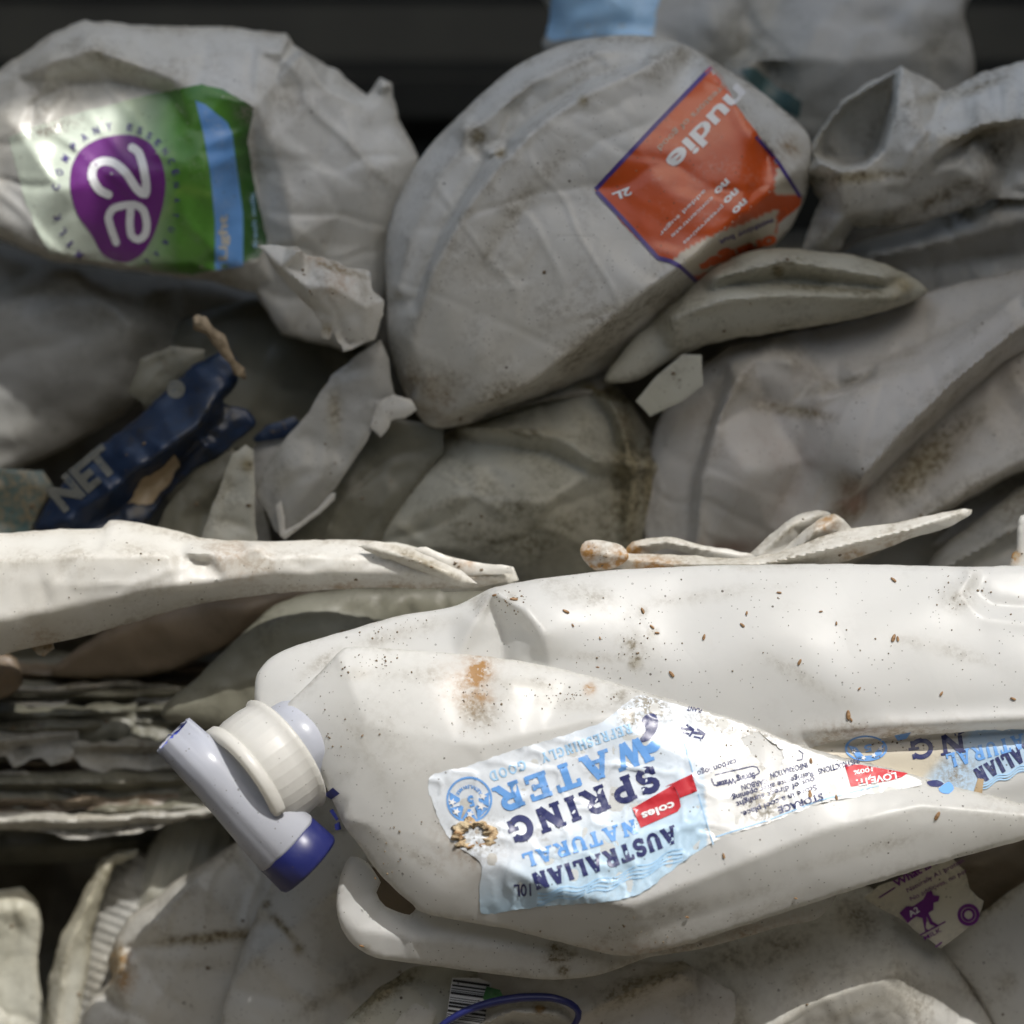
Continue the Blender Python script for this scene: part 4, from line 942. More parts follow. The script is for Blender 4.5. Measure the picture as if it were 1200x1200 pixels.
single('crushed_bottle', 'narrow grey sliver of bottle wedged between two larger pieces by the right edge', 'plastic bottle', 'grey', [(1090, 640), (1140, 580), (1200, 535), (1260, 500), (1260, 580), (1180, 600), (1110, 640)], 262, R=8, T=50, res=7, crumple=(50, 8), seed=96, grime=[(1180, 560, 50, .7)])
single('plastic_stub', 'small upright white plastic stub with a rusty tip at the right edge of the container', 'plastic piece', 'white', [(1186, 668), (1186, 648), (1191, 644), (1192, 610), (1196, 604), (1230, 600), (1230, 668)], 30, R=4, T=20, dome=4, res=4, noise=(20, 1), seed=97, rust=[(1190, 652, 6, 1)], grime=[(1190, 650, 5, 1)])
single('crushed_bottle', 'round dirt-streaked bottle end with a ribbed rim, centre of the heap', 'plastic bottle', 'dirty', [(400, 690), (430, 620), (470, 560), (530, 505), (600, 474), (655, 447), (690, 443), (722, 452), (745, 480), (768, 520), (776, 560), (768, 605), (745, 650), (700, 680), (600, 700), (480, 710)], 250, R=16, T=120, dome=30, crumple=(70, 5), noise=(60, 4), res=3.4, seed=101, soft=1.0,
    creases=[[(540, 500, 30), (600, 502, 44), (650, 512, 40), (700, 540, 50), (772, 545, 20)], [(560, 520, 14), (640, 530, 16), (690, 555, 30)], [(680, 450, 10), (710, 462, 30), (728, 500, 30), (742, 560, 26), (735, 640, 10)], [(690, 460, 14), (714, 490, 6), (726, 560, 4), (718, 650, 0)], [(460, 620, 20), (540, 580, 44), (640, 590, 50)]],
    grime=[(735, 560, 18, 90, 0, 1), (710, 460, 40, 8, 20, 1), (600, 505, 90, 8, 5, .7), (640, 620, 120, 60, 0, .6), (520, 520, 60, 20, -30, .7), (760, 560, 10, 60, 0, .9)])

# --- sunlit strips
P_o = [(-60, 622), (0, 625), (70, 620), (120, 619), (128, 610), (160, 612), (215, 624), (250, 632), (330, 634), (400, 632), (470, 637), (520, 650), (560, 662), (602, 668), (598, 680), (560, 688), (500, 690), (430, 689), (330, 695), (260, 703), (200, 716), (150, 731), (90, 748), (40, 758), (0, 768), (-60, 782)]
single('flattened_bottle', 'long sunlit flattened white bottle running in from the left edge', 'plastic bottle', 'sunny', P_o, 58, lean=14, R=2.5, T=9, dome=3, crumple=(80, 3), folds=.3, noise=(70, 3), res=4.5, seed=111, jag=.6,
    creases=[[(-50, 735, 26), (60, 715, 32), (180, 690, 30), (320, 672, 22), (470, 672, 16), (590, 676, 8)], [(-40, 660, 34), (90, 650, 40), (200, 650, 30), (330, 650, 24), (480, 655, 14)], [(130, 622, 8), (180, 640, 22), (240, 660, 16)], [(300, 640, 30), (360, 668, 18), (420, 690, 4)]],
    grime=[(300, 660, 60, 16, -10, .5), (60, 755, 30, .5), (400, 690, 160, 5, 0, .5), (180, 650, 60, 10, 10, .4)], rust=[(280, 655, 30, .3), (550, 660, 20, .5), (50, 755, 20, .4), (430, 688, 90, 6, 0, .3)])
flap('thin pointed white layer lying on the tip of the long sunlit strip', 'sunny', [(478, 646), (500, 640), (530, 655), (560, 658), (600, 664), (602, 672), (540, 676), (520, 672), (500, 658)], 44, seed=113, res=4, crumple=(20, 4), rust=[(548, 658, 10, .8)])
flap('long thin grey-white sliver overlapping the right end of the sunlit strip', 'sunny', [(418, 640), (440, 634), (480, 642), (540, 668), (560, 684), (540, 688), (500, 672), (450, 654)], 34, seed=1131, res=3.5, crumple=(30, 2), creases=[[(430, 642, 4), (490, 658, 14), (550, 684, 2)]], grime=[(500, 660, 50, 5, 25, .9)])
flap('shaded flat sliver under the tip of the sunlit strip, ending near the container', 'white', [(500, 676), (560, 664), (602, 664), (608, 680), (580, 692), (520, 694)], 74, seed=1132, res=3.5, crumple=(30, 3), rust=[(540, 672, 20, 5, 0, .7)])
flap('little tan plastic scrap hanging under the sunlit strip near the left edge', 'sunny', [(34, 756), (50, 751), (62, 752), (64, 760), (52, 770), (44, 767)], 66, seed=114, res=4, grime=[(50, 760, 20, .9)], rust=[(50, 760, 16, .6)])
ob = thing('flattened_bottle', 'twisted strip of thin white layers with rust-coloured tips, lying above the container', 'plastic bottle', P(900, 640, 55))
def layer(pts, d, **kw):
    bk = {k: kw.pop(k) for k in ('grime', 'rust') if k in kw}
    kw.setdefault('soft', .5); kw.setdefault('seed', int(d)+len(pts))
    body('folded_layer', Surf(pts, d, R=1.6, T=4.5, res=3, noise=(30, 1.5), jag=.6, **kw), M['sunny'], ob, edge_grime=.5, **bk)
layer([(684, 650), (690, 640), (735, 648), (790, 650), (860, 654), (900, 650), (940, 638), (985, 622), (1050, 612), (1130, 596), (1138, 602), (1110, 618), (1060, 634), (1010, 652), (960, 666), (880, 674), (760, 676), (700, 668)], 42,
      creases=[[(700, 652, 6), (800, 662, 14), (900, 660, 18), (980, 642, 20), (1060, 622, 16), (1125, 601, 4)], [(880, 670, 0), (960, 655, 2), (1060, 632, 0)]], rust=[(760, 664, 26, 10, 0, .9), (1010, 645, 50, 8, -15, .4)], grime=[(740, 660, 14, .8), (1000, 650, 60, 5, -18, .6), (900, 668, 60, 4, 0, .5)])
layer([(732, 650), (741, 635), (780, 629), (820, 638), (880, 649), (884, 658), (820, 652), (780, 643), (748, 654)], 62, creases=[[(745, 640, 6), (780, 635, 8), (870, 652, 2)]], rust=[(742, 650, 14, .9)])
layer([(868, 664), (895, 634), (928, 607), (958, 598), (974, 601), (968, 612), (935, 628), (915, 664)], 70, creases=[[(890, 650, 8), (925, 616, 12), (962, 602, 6)]], grime=[(930, 618, 30, 4, -40, .8)])
layer([(905, 664), (930, 632), (960, 608), (978, 602), (992, 612), (1000, 626), (975, 640), (950, 662)], 60, creases=[[(925, 655, 4), (955, 622, 14), (980, 608, 6)], [(950, 650, -4), (985, 622, 0)]], rust=[(968, 612, 12, .7)], grime=[(975, 606, 14, .7)])
layer([(680, 644), (686, 634), (712, 634), (730, 641), (737, 654), (722, 665), (700, 669), (684, 657)], 30, creases=[[(684, 646, 2), (710, 650, 12), (734, 652, 4)]], rust=[(686, 645, 12, 1.0), (728, 660, 14, 1.0), (700, 664, 20, 5, 0, .9)])

# --- middle left shade
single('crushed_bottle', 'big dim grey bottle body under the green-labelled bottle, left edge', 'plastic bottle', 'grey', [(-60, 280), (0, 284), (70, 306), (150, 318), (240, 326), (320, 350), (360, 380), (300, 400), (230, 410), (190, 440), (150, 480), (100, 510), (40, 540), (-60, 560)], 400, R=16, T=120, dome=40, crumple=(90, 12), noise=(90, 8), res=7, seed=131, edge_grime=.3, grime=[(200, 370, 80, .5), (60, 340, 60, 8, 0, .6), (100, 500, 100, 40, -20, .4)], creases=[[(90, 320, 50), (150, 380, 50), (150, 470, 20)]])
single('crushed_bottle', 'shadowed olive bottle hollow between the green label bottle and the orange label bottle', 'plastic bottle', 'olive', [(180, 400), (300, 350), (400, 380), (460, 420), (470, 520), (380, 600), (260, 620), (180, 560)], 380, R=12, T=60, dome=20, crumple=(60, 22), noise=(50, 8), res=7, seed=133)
flap('torn pointed white flap sticking out left of the orange label bottle', 'sunny', [(300, 287), (318, 286), (348, 290), (360, 298), (372, 300), (402, 312), (432, 318), (436, 340), (450, 352), (446, 380), (438, 398), (412, 410), (402, 412), (396, 400), (390, 382), (386, 398), (378, 396), (376, 378), (366, 366), (345, 345), (325, 318)], 118, seed=141, jag=1.8, crumple=(40, 2), res=3.2, soft=.5, creases=[[(301, 288, 0), (330, 312, 16), (360, 336, 18), (392, 372, 4)], [(350, 293, 22), (356, 320, 4), (362, 340, 18)], [(372, 301, 2), (388, 335, 20), (394, 374, 2)], [(432, 320, -10), (428, 360, 14), (410, 405, -6)]], grime=[(380, 385, 10, .9), (400, 316, 40, 4, 18, .9), (432, 345, 20, .5)], rust=[(370, 298, 12, .6), (400, 330, 16, .4)])
flap('tall grey blade of torn plastic standing below the pointed flap', 'grey', [(446, 398), (456, 420), (462, 462), (440, 500), (418, 535), (390, 575), (362, 606), (334, 630), (322, 622), (312, 600), (299, 580), (306, 556), (330, 520), (362, 482), (388, 440), (420, 415)], 165, seed=143, crumple=(50, 6), noise=(60, 5), grime=[(392, 485, 8, 26, 0, .8), (330, 560, 20, .4)])
flap('small jagged white tongue of plastic beside the tip of the orange label bottle', 'white', [(432, 500), (440, 470), (462, 464), (482, 468), (488, 480), (460, 495), (446, 512)], 160, seed=144, jag=2.2, res=4)
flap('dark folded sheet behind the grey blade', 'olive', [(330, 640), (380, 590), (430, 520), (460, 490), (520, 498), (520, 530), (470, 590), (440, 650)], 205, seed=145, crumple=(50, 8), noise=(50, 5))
flap('thin L-shaped curl of white plastic at the foot of the grey blade', 'sunny', [(323, 592), (330, 586), (334, 606), (334, 622), (352, 612), (372, 596), (388, 578), (394, 577), (392, 586), (374, 603), (350, 620), (334, 632), (328, 628)], 150, seed=146, crumple=None, noise=(30, 1), R=3, T=7, res=3, jag=.5)
flap('pale upright plastic triangle behind the sunlit strip', 'dirty', [(228, 650), (250, 590), (272, 532), (288, 520), (298, 528), (299, 590), (302, 650)], 150, seed=147, crumple=(30, 4), grime=[(290, 545, 8, .9)])
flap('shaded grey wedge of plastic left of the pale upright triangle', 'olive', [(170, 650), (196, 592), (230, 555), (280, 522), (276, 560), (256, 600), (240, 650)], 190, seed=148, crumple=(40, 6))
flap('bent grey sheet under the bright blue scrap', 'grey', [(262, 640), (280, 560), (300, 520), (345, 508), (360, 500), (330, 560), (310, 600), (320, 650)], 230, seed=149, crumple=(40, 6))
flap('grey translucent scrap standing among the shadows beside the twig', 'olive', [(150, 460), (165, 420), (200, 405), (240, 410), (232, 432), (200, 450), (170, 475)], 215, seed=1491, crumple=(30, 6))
flap('bright blue scrap of plastic peeking out behind the grey blade', 'blue_film', [(296, 514), (312, 498), (345, 488), (352, 496), (338, 512), (300, 518)], 215, seed=150)
# crushed blue film pack
bf = thing('blue_packet', 'crushed dark blue printed packet in the shadows', 'packet', P(160, 520, 170))
fS = Surf([(40, 618), (55, 590), (85, 552), (115, 522), (150, 500), (190, 462), (225, 428), (262, 412), (280, 424), (276, 452), (262, 470), (290, 480), (300, 500), (262, 530), (215, 560), (190, 590), (160, 622), (110, 640), (60, 640)], 190, R=6, T=40, dome=10, crumple=(38, 12), noise=(30, 4), res=3.6, seed=151, jag=1.5, creases=[[(60, 615, 12), (130, 575, 26), (180, 535, 28), (230, 500, 26), (262, 455, 20)], [(80, 630, 4), (150, 592, -4), (200, 550, -6), (262, 490, -4)]])
body('packet_film', fS, M['blue_film'], bf, grime=[(160, 500, 14, 30, 20, .8), (200, 580, 80, 30, -30, 1), (240, 500, 40, 30, -30, .9)])
i = Ink(fS, 1.4); i.text('NET', (74, 600), (140, 545), 32, .05); i.done('lettering', M['worn'], bf)
i = Ink(fS, 1.4); i.disc(206, 456, 11); i.done('round_mark', M['worn'], bf)
sheet('brown_tape', fS, [(150, 590), (165, 562), (190, 548), (205, 532), (210, 545), (196, 568), (178, 590)], M['tape'], bf, off=2.5, jag=2)
flap('teal and dark printed scrap at the left edge under the grey bottle', 'teal', [(-40, 560), (0, 548), (50, 552), (62, 570), (45, 600), (30, 640), (-40, 650)], 235, seed=153, crumple=(26, 8), edge_grime=1.0, grime=[(20, 600, 60, 1.0)])
# twig: one tapered, kinked stick
def stick(name, pts, r, mat, label, cat):
    V = []; F = []; m = 9; n = len(pts)
    for k, (u, v, d) in enumerate(pts):
        a = pts[max(k-1, 0)]; b = pts[min(k+1, n-1)]; t = (P(*b)-P(*a)).normalized(); _, e1, e2 = basis(t)
        rr = r*(1-.5*k/(n-1))*(1+.35*math.sin(k*2.3))*PX
        if k in (0, n-1): rr *= .35
        for j in range(m): A = 2*math.pi*j/m; V.append(tuple(P(u, v, d)+(e1*math.cos(A)+e2*math.sin(A))*rr*(1+.25*math.sin(j*3+k))))
    for k in range(n-1):
        for j in range(m): F.append((k*m+j, k*m+(j+1) % m, (k+1)*m+(j+1) % m, (k+1)*m+j))
    F += [tuple(range(m))[::-1], tuple((n-1)*m+j for j in range(m))]
    return tag(link(name, V, F, mat, None, recalc=True), label, cat)
stick('twig', [(228, 370, 150), (234, 378, 150), (246, 388, 150), (256, 398, 152), (264, 412, 156), (272, 424, 160), (280, 436, 166), (288, 444, 172)], 9, M['twig'], 'short kinked brown twig caught above the blue packet', 'twig')

# --- cave and stack of flattened sheets at left
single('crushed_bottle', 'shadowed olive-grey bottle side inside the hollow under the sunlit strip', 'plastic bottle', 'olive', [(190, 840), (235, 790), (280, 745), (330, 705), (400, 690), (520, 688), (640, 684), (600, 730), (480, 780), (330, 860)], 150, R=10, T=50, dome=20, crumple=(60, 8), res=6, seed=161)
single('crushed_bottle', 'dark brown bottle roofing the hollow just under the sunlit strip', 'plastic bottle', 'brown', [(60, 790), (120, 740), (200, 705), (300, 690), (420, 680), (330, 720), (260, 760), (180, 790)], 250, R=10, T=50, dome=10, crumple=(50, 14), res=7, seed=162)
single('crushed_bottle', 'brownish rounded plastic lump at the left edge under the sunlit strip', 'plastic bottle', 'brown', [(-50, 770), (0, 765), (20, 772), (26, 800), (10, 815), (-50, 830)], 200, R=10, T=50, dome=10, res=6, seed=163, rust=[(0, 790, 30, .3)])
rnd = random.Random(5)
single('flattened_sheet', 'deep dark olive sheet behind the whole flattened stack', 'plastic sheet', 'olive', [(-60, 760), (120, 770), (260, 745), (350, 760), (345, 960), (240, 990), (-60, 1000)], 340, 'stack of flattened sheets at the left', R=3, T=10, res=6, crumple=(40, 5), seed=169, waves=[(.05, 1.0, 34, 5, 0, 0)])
lay = [  # upper edge v, left, right, drop, depth, tone, label
 (786, -60, 345, 60, 300, 'brown', 'dim brown sheet at the back of the flattened stack, left edge'),
 (812, -60, 320, 44, 275, 'olive', 'long dim sheet on top of the flattened stack, left edge'),
 (834, -60, 160, 40, 252, 'olive', 'folded sheet end second from the top of the flattened stack'),
 (838, 90, 330, 36, 262, 'olive', 'jagged ended sheet in the upper right of the flattened stack'),
 (862, -60, 92, 34, 228, 'grey', 'paler tongue of sheet at the left of the flattened stack'),
 (868, 82, 262, 30, 236, 'grey', 'pale broken sheet edge in the middle of the flattened stack'),
 (888, -60, 150, 40, 248, 'brown', 'brownish crushed layer in the middle of the flattened stack'),
 (890, 120, 330, 44, 256, 'olive', 'dark hanging sheet fragment in the middle of the flattened stack'),
 (914, -60, 330, 40, 232, 'olive', 'broad dark sheet low in the flattened stack'),
 (944, 60, 300, 26, 226, 'olive', 'crinkled sheet edge at lower right of the flattened stack'),
 (802, -60, 210, 20, 268, 'grey', 'thin pale edge near the top of the flattened stack'),
 (826, 150, 330, 18, 258, 'olive', 'short thin sheet edge just behind the tap in the flattened stack'),
 (850, -60, 120, 20, 240, 'olive', 'narrow dim edge above the paler tongue in the flattened stack'),
 (902, -60, 240, 18, 240, 'grey', 'thin grey edge under the brownish layer of the flattened stack'),
 (932, -60, 210, 18, 226, 'brown', 'thin brown edge near the foot of the flattened stack'),
 (958, -60, 270, 22, 218, 'grey', 'lowest thin pale sheet edge of the flattened stack')]
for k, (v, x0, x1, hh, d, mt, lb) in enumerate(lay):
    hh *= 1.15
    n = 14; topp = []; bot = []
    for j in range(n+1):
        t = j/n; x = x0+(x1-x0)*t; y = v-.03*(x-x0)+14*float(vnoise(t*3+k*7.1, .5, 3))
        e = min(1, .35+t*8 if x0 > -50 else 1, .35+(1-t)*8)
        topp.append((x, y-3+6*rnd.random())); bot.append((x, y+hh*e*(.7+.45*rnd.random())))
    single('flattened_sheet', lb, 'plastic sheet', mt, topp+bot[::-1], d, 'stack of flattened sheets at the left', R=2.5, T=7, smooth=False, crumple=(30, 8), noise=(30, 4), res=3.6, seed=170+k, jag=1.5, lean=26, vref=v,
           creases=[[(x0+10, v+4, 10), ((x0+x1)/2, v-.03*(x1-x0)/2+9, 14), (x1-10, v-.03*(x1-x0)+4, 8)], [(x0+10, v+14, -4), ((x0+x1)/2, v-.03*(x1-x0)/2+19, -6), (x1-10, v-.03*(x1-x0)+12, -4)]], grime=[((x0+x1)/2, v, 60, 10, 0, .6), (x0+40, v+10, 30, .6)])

# --- bottom left
def ribs(a, b, wl, am): return [(a, b, wl, am, 0, 0)]
flap('grey torn bottle wall standing at the bottom left corner', 'dirty', [(-60, 1050), (-10, 1046), (26, 1040), (44, 1058), (49, 1080), (44, 1120), (46, 1150), (54, 1190), (60, 1260), (-60, 1260)], 285, seed=181, T=20, grime=[(20, 1050, 40, 8, 0, .6), (46, 1130, 6, 40, 0, .5)], creases=[[(-50, 1075, 10), (20, 1066, 14), (46, 1078, 4)]])  # grimy plastic, its darker colour also replaces shade missing in this corner
flap('dirty leaf-shaped plastic scrap in the very corner at the bottom left', 'dirty', [(-60, 1150), (-10, 1172), (10, 1190), (26, 1260), (-60, 1260)], 262, seed=182)
flap('narrow speckled white blade rising beside the ribbed bottle', 'dirty', [(52, 1260), (56, 1150), (70, 1100), (96, 1050), (118, 1006), (136, 996), (164, 994), (160, 1004), (134, 1014), (124, 1040), (110, 1090), (104, 1140), (92, 1190), (86, 1260)], 255, seed=183, T=18, jag=1.2, creases=[[(64, 1220, 12), (76, 1120, 18), (110, 1040, 16), (140, 1000, 8)]], edge_grime=.5)
single('ribbed_bottle', 'ribbed grey bottle wall with fine ridges behind the speckled blade', 'plastic bottle', 'grey', [(84, 1260), (92, 1180), (104, 1110), (120, 1050), (140, 1010), (166, 998), (190, 1030), (170, 1080), (150, 1130), (160, 1180), (150, 1260)], 300, R=6, T=40, dome=8, crumple=(60, 5), res=3.6, seed=184, waves=ribs(-.35, .94, 11.5, 1.6), soft=.8, grime=[(130, 1150, 50, .5)])
single('ribbed_bottle', 'crumpled translucent ribbed bottle behind the blue capped tap', 'plastic bottle', 'dirty', [(160, 1040), (172, 1000), (190, 970), (206, 948), (232, 942), (256, 952), (274, 980), (262, 1020), (230, 1040), (200, 1060), (160, 1090)], 300, R=6, T=40, dome=14, crumple=(40, 7), res=4, seed=185, waves=ribs(.95, .3, 17, 1.6), soft=.8)
single('crushed_bottle', 'dusty white bottle with rusty crumpled tip, below the tap', 'plastic bottle', 'white', [(86, 1260), (96, 1190), (110, 1170), (132, 1145), (126, 1125), (136, 1098), (152, 1074), (190, 1046), (222, 1020), (262, 996), (290, 978), (330, 940), (400, 930), (440, 960), (440, 1100), (400, 1180), (330, 1260)], 205, R=8, T=90, dome=10, smooth=False, crumple=(90, 4), noise=(80, 3), res=3.6, seed=191, soft=1.0,
    creases=[[(140, 1110, 20), (180, 1078, 40), (230, 1030, 40), (264, 998, 16)], [(140, 1120, 26), (200, 1105, 30), (290, 1092, 34), (330, 1080, 30)], [(136, 1150, 30), (150, 1190, 24), (170, 1240, 20)], [(136, 1150, 30), (140, 1120, 26)]],
    grime=[(134, 1128, 12, 24, 10, 1), (250, 1098, 70, 6, -6, .9), (220, 1130, 60, 8, 0, .4), (320, 1090, 40, 4, -5, .8)], rust=[(136, 1130, 14, 24, 10, .6), (145, 1150, 14, .6)], edge_grime=.4)
single('crushed_bottle', 'smooth dusty white bottle panel left of the blue ring at the bottom', 'plastic bottle', 'white', [(246, 1260), (262, 1180), (284, 1110), (306, 1058), (330, 1020), (360, 985), (420, 965), (450, 1000), (470, 1080), (520, 1125), (500, 1170), (430, 1200), (400, 1260)], 145, R=6, T=40, dome=6, smooth=False, crumple=(110, 3), folds=.2, noise=(80, 3), res=3.6, seed=193, soft=1.0,
    creases=[[(306, 1060, 8), (352, 1112, 24), (370, 1150, 24), (360, 1240, 16)], [(300, 1120, 20), (400, 1040, 30), (440, 1000, 14)]], grime=[(330, 1085, 34, 4, 50, .9), (312, 1060, 5, 1), (350, 1112, 6, 1), (400, 1160, 60, 8, -30, .6)], edge_grime=.35)
# bottom centre
flap('dark dirty gap-side sheet running down left of the barcode', 'dirty', [(380, 1260), (400, 1200), (440, 1160), (480, 1135), (530, 1128), (560, 1140), (540, 1260)], 48, seed=201, grime=[(440, 1165, 60, 10, -30, 1)], creases=[[(400, 1215, 4), (450, 1160, 18), (500, 1150, 6)]])
flap('clean pale chip of plastic left of the barcode', 'white', [(452, 1260), (462, 1200), (490, 1164), (502, 1170), (512, 1184), (500, 1215), (490, 1260)], 34, seed=202, crumple=None)
flap('stubby cream piece of plastic under the lower lobe of the container', 'pink', [(560, 1130), (600, 1140), (700, 1140), (740, 1128), (800, 1126), (862, 1165), (880, 1260), (560, 1260)], 62, seed=203, T=30, crumple=(50, 10), grime=[(760, 1150, 90, 12, -25, 1), (820, 1150, 40, .5)], creases=[[(680, 1190, 20), (740, 1160, 34), (800, 1140, 26)], [(700, 1210, 2), (760, 1178, 4), (820, 1160, 4)]])
bc = thing('barcode_label', 'white barcode label with a green corner poking out under the container', 'label', P(550, 1170, 20))
bcS = Surf([(512, 1260), (522, 1200), (530, 1146), (560, 1146), (576, 1152), (572, 1166), (566, 1200), (560, 1260)], 16, R=.6, T=2, res=4, crumple=None, noise=(60, 2), smooth=False, seed=205, jag=.3)
body('label_sheet', bcS, M['white_ink'], bc, edge_grime=.1)
i = Ink(bcS, .8); yy = 1148; rr = random.Random(9)
while yy < 1215:
    t = rr.choice([.8, 1.2, 2, 2.8]); x0 = 531-(yy-1146)*.17; x1 = 574-(yy-1146)*.13
    i.stroke([(x0, yy+1), (x1, yy+7)], t); yy += t+rr.choice([1.2, 1.8, 2.6])
i.done('barcode', M['black'], bc)
i = Ink(bcS, 1.2); i.poly([(570, 1156), (586, 1160), (590, 1168), (572, 1178), (566, 1170)], 4); i.done('corner_print', M['green'], bc)
# cap ring and mouth
mo = thing('bottle_mouth', 'white bottle mouth with a blue ring at the bottom edge of the picture', 'plastic bottle', P(610, 1190, 20))
mS = Surf([(535, 1260), (548, 1205), (575, 1182), (610, 1174), (650, 1176), (672, 1192), (680, 1260)], 30, R=10, T=50, dome=10, res=4, seed=207, noise=(60, 1.5), creases=[[(560, 1205, 10), (600, 1186, 14), (650, 1190, 12)], [(566, 1215, -16), (600, 1196, -20), (640, 1204, -20), (650, 1240, -20)]])
body('mouth_wall', mS, M['white'], mo, grime=[(632, 1181, 6, 1)], rust=[(632, 1181, 5, .8)])
def tube(name, pts, r, mat, parent, m=10, rf=None):
    V = []; F = []; n = len(pts)
    for k, (u, v, d) in enumerate(pts):
        a = pts[max(k-1, 0)]; b = pts[min(k+1, n-1)]; t = (P(*b)-P(*a)).normalized(); e1 = fw.cross(t).normalized(); e2 = t.cross(e1)
        rr = (rf(k/(n-1)) if rf else r)*PX
        for j in range(m): A = 2*math.pi*j/m; V.append(tuple(P(u, v, d)+(e1*math.cos(A)+e2*math.sin(A)*1.4)*rr))
    for k in range(n-1):
        for j in range(m): F.append((k*m+j, k*m+(j+1) % m, (k+1)*m+(j+1) % m, (k+1)*m+j))
    F += [tuple(range(m))[::-1], tuple((n-1)*m+j for j in range(m))]
    return link(name, V, F, mat, parent, recalc=True)
tube('blue_ring', smooth_poly([(498, 1222, 4), (520, 1200, 2), (548, 1184, 0), (580, 1174, -2), (612, 1169, -3), (645, 1169, -3), (668, 1176, 0), (678, 1186, 4), (674, 1200, 10), (655, 1216, 18), (630, 1228, 22)], False, 5), 4, M['cap_blue'], mo, rf=lambda t: 3.0+2.2*math.sin(math.pi*min(1, t*1.1)))
# bottom right
single('crushed_bottle', 'broad olive-shaded bottle with smudges under the container, bottom right of centre', 'plastic bottle', 'white', [(700, 1150), (790, 1105), (880, 1075), (960, 1045), (1010, 1036), (1060, 1070), (1108, 1112), (1140, 1160), (1170, 1210), (1180, 1260), (760, 1260), (740, 1200)], 128, R=8, T=90, dome=30, crumple=(120, 2.5), folds=.15, noise=(90, 3), res=3.6, seed=211, soft=1.2,
    creases=[[(860, 1250, 40), (940, 1180, 44), (1050, 1140, 40)]], grime=[(1000, 1080, 26, .8), (940, 1150, 20, .6), (980, 1120, 60, .3), (860, 1190, 30, 40, 0, .8), (1060, 1180, 40, .4), (1010, 1180, 50, 8, -20, .5), (880, 1120, 140, 26, -15, .5)], edge_grime=.5)
cl = thing('torn_label_scrap', 'torn cream label scrap printed with a purple cow, right of the bottom', 'label', P(1085, 1055, 60))
clS = Surf([(1012, 1052), (1030, 1038), (1080, 1018), (1115, 1004), (1130, 1020), (1136, 1042), (1152, 1056), (1146, 1076), (1120, 1098), (1102, 1112), (1062, 1082)], 62, R=.6, T=4, res=4, crumple=None, noise=(40, 3), smooth=False, seed=213, jag=1.0)
body('label_sheet', clS, M['cream'], cl, edge_grime=.5)
i = Ink(clS, .9); i.text('What is a2', (1050, 1040), (1108, 1007), 8.5, .035); i.text('Naturally A1 protein', (1064, 1046), (1130, 1010), 5.5, .0); i.text('No additives, no per', (1068, 1056), (1134, 1022), 5.5, .0)
i.stroke([(1030, 1052), (1049, 1040)], 1.6)
i.poly([(1054, 1070), (1062, 1062), (1070, 1062), (1082, 1054), (1086, 1046), (1092, 1044), (1094, 1049), (1101, 1050), (1100, 1056), (1094, 1058), (1094, 1066), (1088, 1070), (1093, 1080), (1100, 1084), (1098, 1086), (1090, 1083), (1086, 1074), (1085, 1088), (1089, 1091), (1084, 1091), (1081, 1076), (1074, 1074), (1068, 1078), (1064, 1082)], 3)
i.stroke([(1078, 1096), (1108, 1080)], 1.8); i.stroke([(1096, 1110), (1104, 1104)], 2)
i.disc(1135, 1072, 13, r2=9, n=30); i.disc(1135, 1072, 8, r2=5, n=24); i.text('MILK', (1084, 1102), (1104, 1091), 5, .01)
i.done('print', M['purple'], cl)
i = Ink(clS, 1.6); i.text('A2', (1067, 1075), (1078, 1068), 7, .02); i.done('print', M['white_ink'], cl)
single('crushed_bottle', 'smooth bluish-white bottle in the bottom right corner', 'plastic bottle', 'white', [(1100, 1112), (1128, 1088), (1160, 1062), (1200, 1034), (1260, 1010), (1260, 1260), (1190, 1260), (1168, 1210), (1140, 1160)], 125, R=8, T=60, dome=18, crumple=(110, 2.5), folds=.15, res=3.6, seed=215, soft=1.2, grime=[(1160, 1060, 60, 10, -35, .7), (1180, 1150, 12, .5)], edge_grime=.4)
single('crushed_bottle', 'brown shaded bottle in the gap between the container and the bottom right bottle', 'plastic bottle', 'brown', [(1090, 1020), (1140, 1000), (1200, 975), (1260, 960), (1260, 1060), (1180, 1080), (1150, 1075), (1120, 1050)], 150, R=10, T=60, dome=12, crumple=(50, 8), res=6, seed=217)
single('crushed_bottle', 'dim grey bottle lump between the two bottles along the right edge, in deep shade', 'plastic bottle', 'grey', [(900, 600), (1000, 560), (1260, 480), (1260, 760), (900, 760)], 330, R=14, T=60, dome=14, crumple=(80, 14), res=8, seed=219)

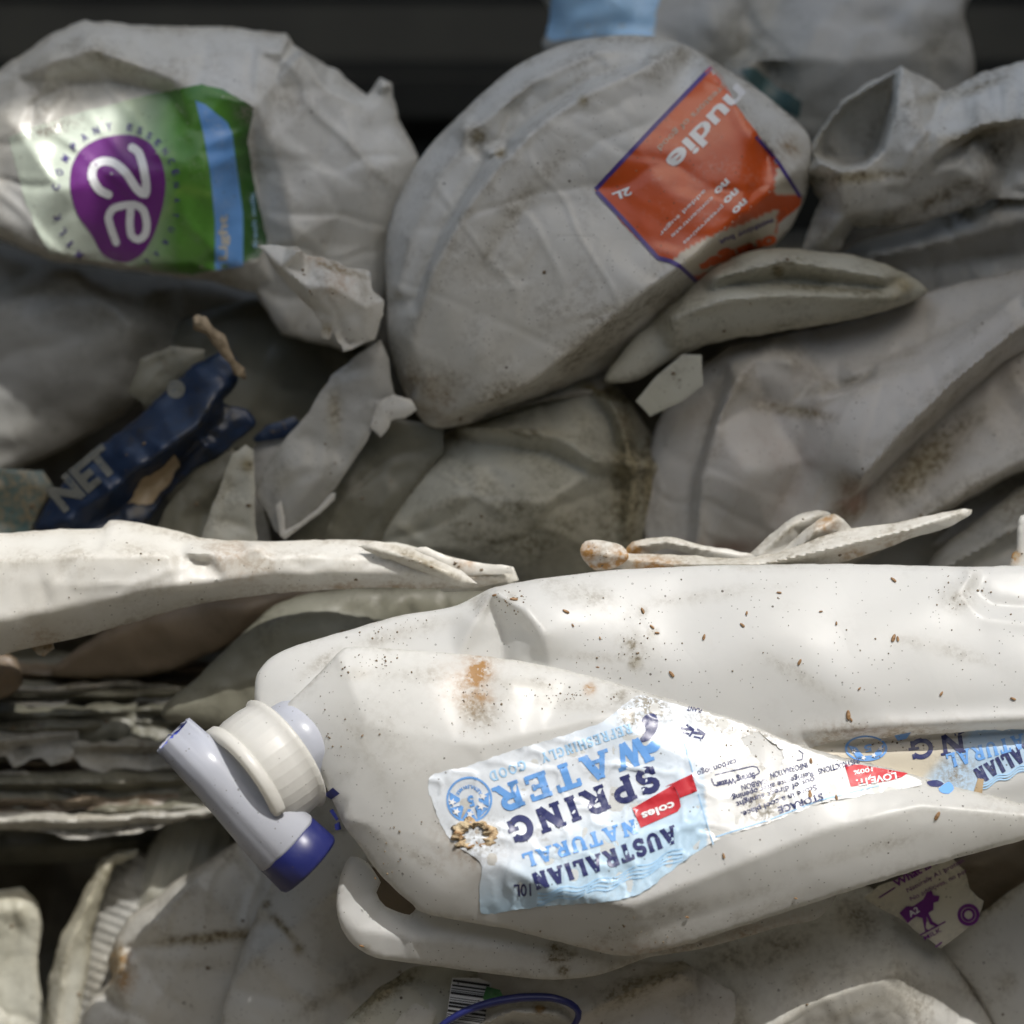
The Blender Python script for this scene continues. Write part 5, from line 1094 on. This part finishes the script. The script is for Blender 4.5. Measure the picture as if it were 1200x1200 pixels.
# ============================================================ HUSKS lying on the container
def husk():
    V = []; F = []; n = 9; m = 8
    for k in range(n):
        t = k/(n-1); x = (t-.5)*9; r = 2.1*math.sqrt(max(0, 1-(2*t-1)**2))*(1-.25*t)+.05
        for j in range(m): A = 2*math.pi*j/m; V.append((x*PX, r*math.cos(A)*PX, r*math.sin(A)*.7*PX*(1+.15*math.sin(k*2))))
    for k in range(n-1):
        for j in range(m): F.append((k*m+j, k*m+(j+1) % m, (k+1)*m+(j+1) % m, (k+1)*m+j))
    me = bpy.data.meshes.new('seed_husk'); me.from_pydata(V, [], F); me.update(); me.polygons.foreach_set('use_smooth', [True]*len(me.polygons)); me.materials.append(M['husk'])
    o = bpy.data.objects.new('seed_husk', me); col.objects.link(o); return o
hp = [(top, 602, 703, 1), (top, 580, 698, 1.2), (top, 663, 717, 1), (top, 671, 733, .7), (top, 753, 716, 1), (top, 703, 748, .7), (top, 825, 747, 1.1), (top, 787, 790, .9), (top, 913, 695, .8), (top, 875, 719, .9), (top, 962, 717, .9), (top, 980, 731, .8), (top, 1047, 748, 1.1), (top, 1052, 749, .9),
      (top, 1007, 807, .9), (top, 1103, 813, 1.1), (top, 994, 838, 1.2), (top, 997, 843, 1), (top, 1187, 819, .8), (top, 1047, 680, .9), (top, 870, 733, .8), (top, 937, 776, .8), (top, 770, 742, 1), (top, 764, 735, .8),
      (fold, 950, 892, 1.0), (fold, 949, 931, 1.1), (fold, 980, 935, .8), (fold, 1098, 956, 1.2), (fold, 805, 1074, .7), (fold, 848, 1003, .7), (fold, 360, 843, .8), (fold, 425, 862, .6), (fold, 440, 1029, .6), (lobe, 424, 1108, 1), (fold, 932, 1052, .7), (fold, 700, 782, .6)]
h0 = husk(); rr = random.Random(2)
for k, (sf, u, v, sc) in enumerate(hp):
    o = h0 if k == 0 else h0.copy()
    if k: col.objects.link(o)
    d = float(sf.d([u], [v])[0])
    du = Vector(P(u+6, v, float(sf.d([u+6], [v])[0]))-P(u-6, v, float(sf.d([u-6], [v])[0]))); dv = Vector(P(u, v+6, float(sf.d([u], [v+6])[0]))-P(u, v-6, float(sf.d([u], [v-6])[0])))
    nrm = dv.cross(du).normalized()
    if nrm.dot(fw) > 0: nrm = -nrm
    x = du.normalized(); y = nrm.cross(x); a = rr.uniform(0, math.pi); x2 = x*math.cos(a)+y*math.sin(a); y2 = nrm.cross(x2)
    mt = Matrix((x2, y2, nrm)).transposed().to_4x4(); mt.translation = P(u, v, d)+nrm*(1.2*PX)
    o.matrix_world = mt @ Matrix.Scale(sc*rr.uniform(.6, 1.15), 4)
    where = {id(top): 'upper wall', id(fold): 'folded front wall', id(lobe): 'lower lobe'}[id(sf)]
    tag(o, 'tiny brown seed husk lying on the %s of the large white container' % where, 'seed husk', 'seed husks scattered on the container')

gr = random.Random(8); V = []; F = []
cl_ = [(745, 765, 30, 60), (600, 705, 24, 14), (455, 735, 50, 18), (440, 775, 40, 14), (1040, 870, 60, 8), (560, 830, 30, 34), (660, 812, 50, 14), (870, 870, 40, 22), (740, 1095, 60, 14), (450, 1000, 40, 40), (1130, 700, 40, 20), (380, 860, 30, 40), (900, 760, 260, 70), (650, 880, 260, 130)]
for t in range(620):
    c = gr.choice(cl_); u = gr.gauss(c[0], c[2]*.6); v = gr.gauss(c[1], c[3]*.6)
    sf = None
    if inside(np.array([u]), np.array([v]), fold.o)[0]: sf = fold
    elif inside(np.array([u]), np.array([v]), top.o)[0]: sf = top
    if sf is None: continue
    if float(seg_dist(np.array([u]), np.array([v]), sf.o[::3])[0]) < 6: continue
    r = gr.choice([.4, .5, .6, .8, .9, 1.3])*gr.uniform(.7, 1.2); d = float(sf.d([u], [v])[0]); m = 6; b = len(V); a0 = gr.uniform(0, 6)
    for j in range(m): A = a0+2*math.pi*j/m; k = gr.uniform(.6, 1.3); V.append(tuple(P(u+r*k*math.cos(A), v+r*k*math.sin(A), d-.9)))
    V.append(tuple(P(u, v, d-1.2-r*.5)))
    F += [(b+j, b+(j+1) % m, b+m) for j in range(m)]
tag(link('grit', V, F, M['grit'], None, smooth=False), 'fine dark grit scattered over the large white container', 'grit', kind='stuff')

V = []; F = []; cand = [q for q in SURFS if q is not top and q is not fold and q is not lobe and q.depth > 20 and q.depth < 300]
for t in range(520):
    q = gr.choice(cand); k = q.o[gr.randrange(len(q.o))]; cxy = (sum(z[0] for z in q.o)/len(q.o), sum(z[1] for z in q.o)/len(q.o)); f = gr.random()**1.3*.95+.03
    u = k[0]*(1-f)+cxy[0]*f; v = k[1]*(1-f)+cxy[1]*f
    if not inside(np.array([u]), np.array([v]), q.o)[0] or float(seg_dist(np.array([u]), np.array([v]), q.o[::2])[0]) < 5: continue
    r = gr.choice([.8, 1.0, 1.3, 1.7, 2.6])*gr.uniform(.7, 1.2); d = float(q.d([u], [v])[0]); m = 7; b = len(V); a0 = gr.uniform(0, 6)
    for j in range(m): A = a0+2*math.pi*j/m; kk = gr.uniform(.5, 1.4); V.append(tuple(P(u+r*kk*math.cos(A), v+r*kk*.8*math.sin(A), d-.6)))
    V.append(tuple(P(u, v, d-1-r*.5))); F += [(b+j, b+(j+1) % m, b+m) for j in range(m)]
tag(link('dirt_crumbs', V, F, M['grit'], None, smooth=False), 'dark crumbs of dirt scattered over the bottles behind the large container', 'dirt', kind='stuff')
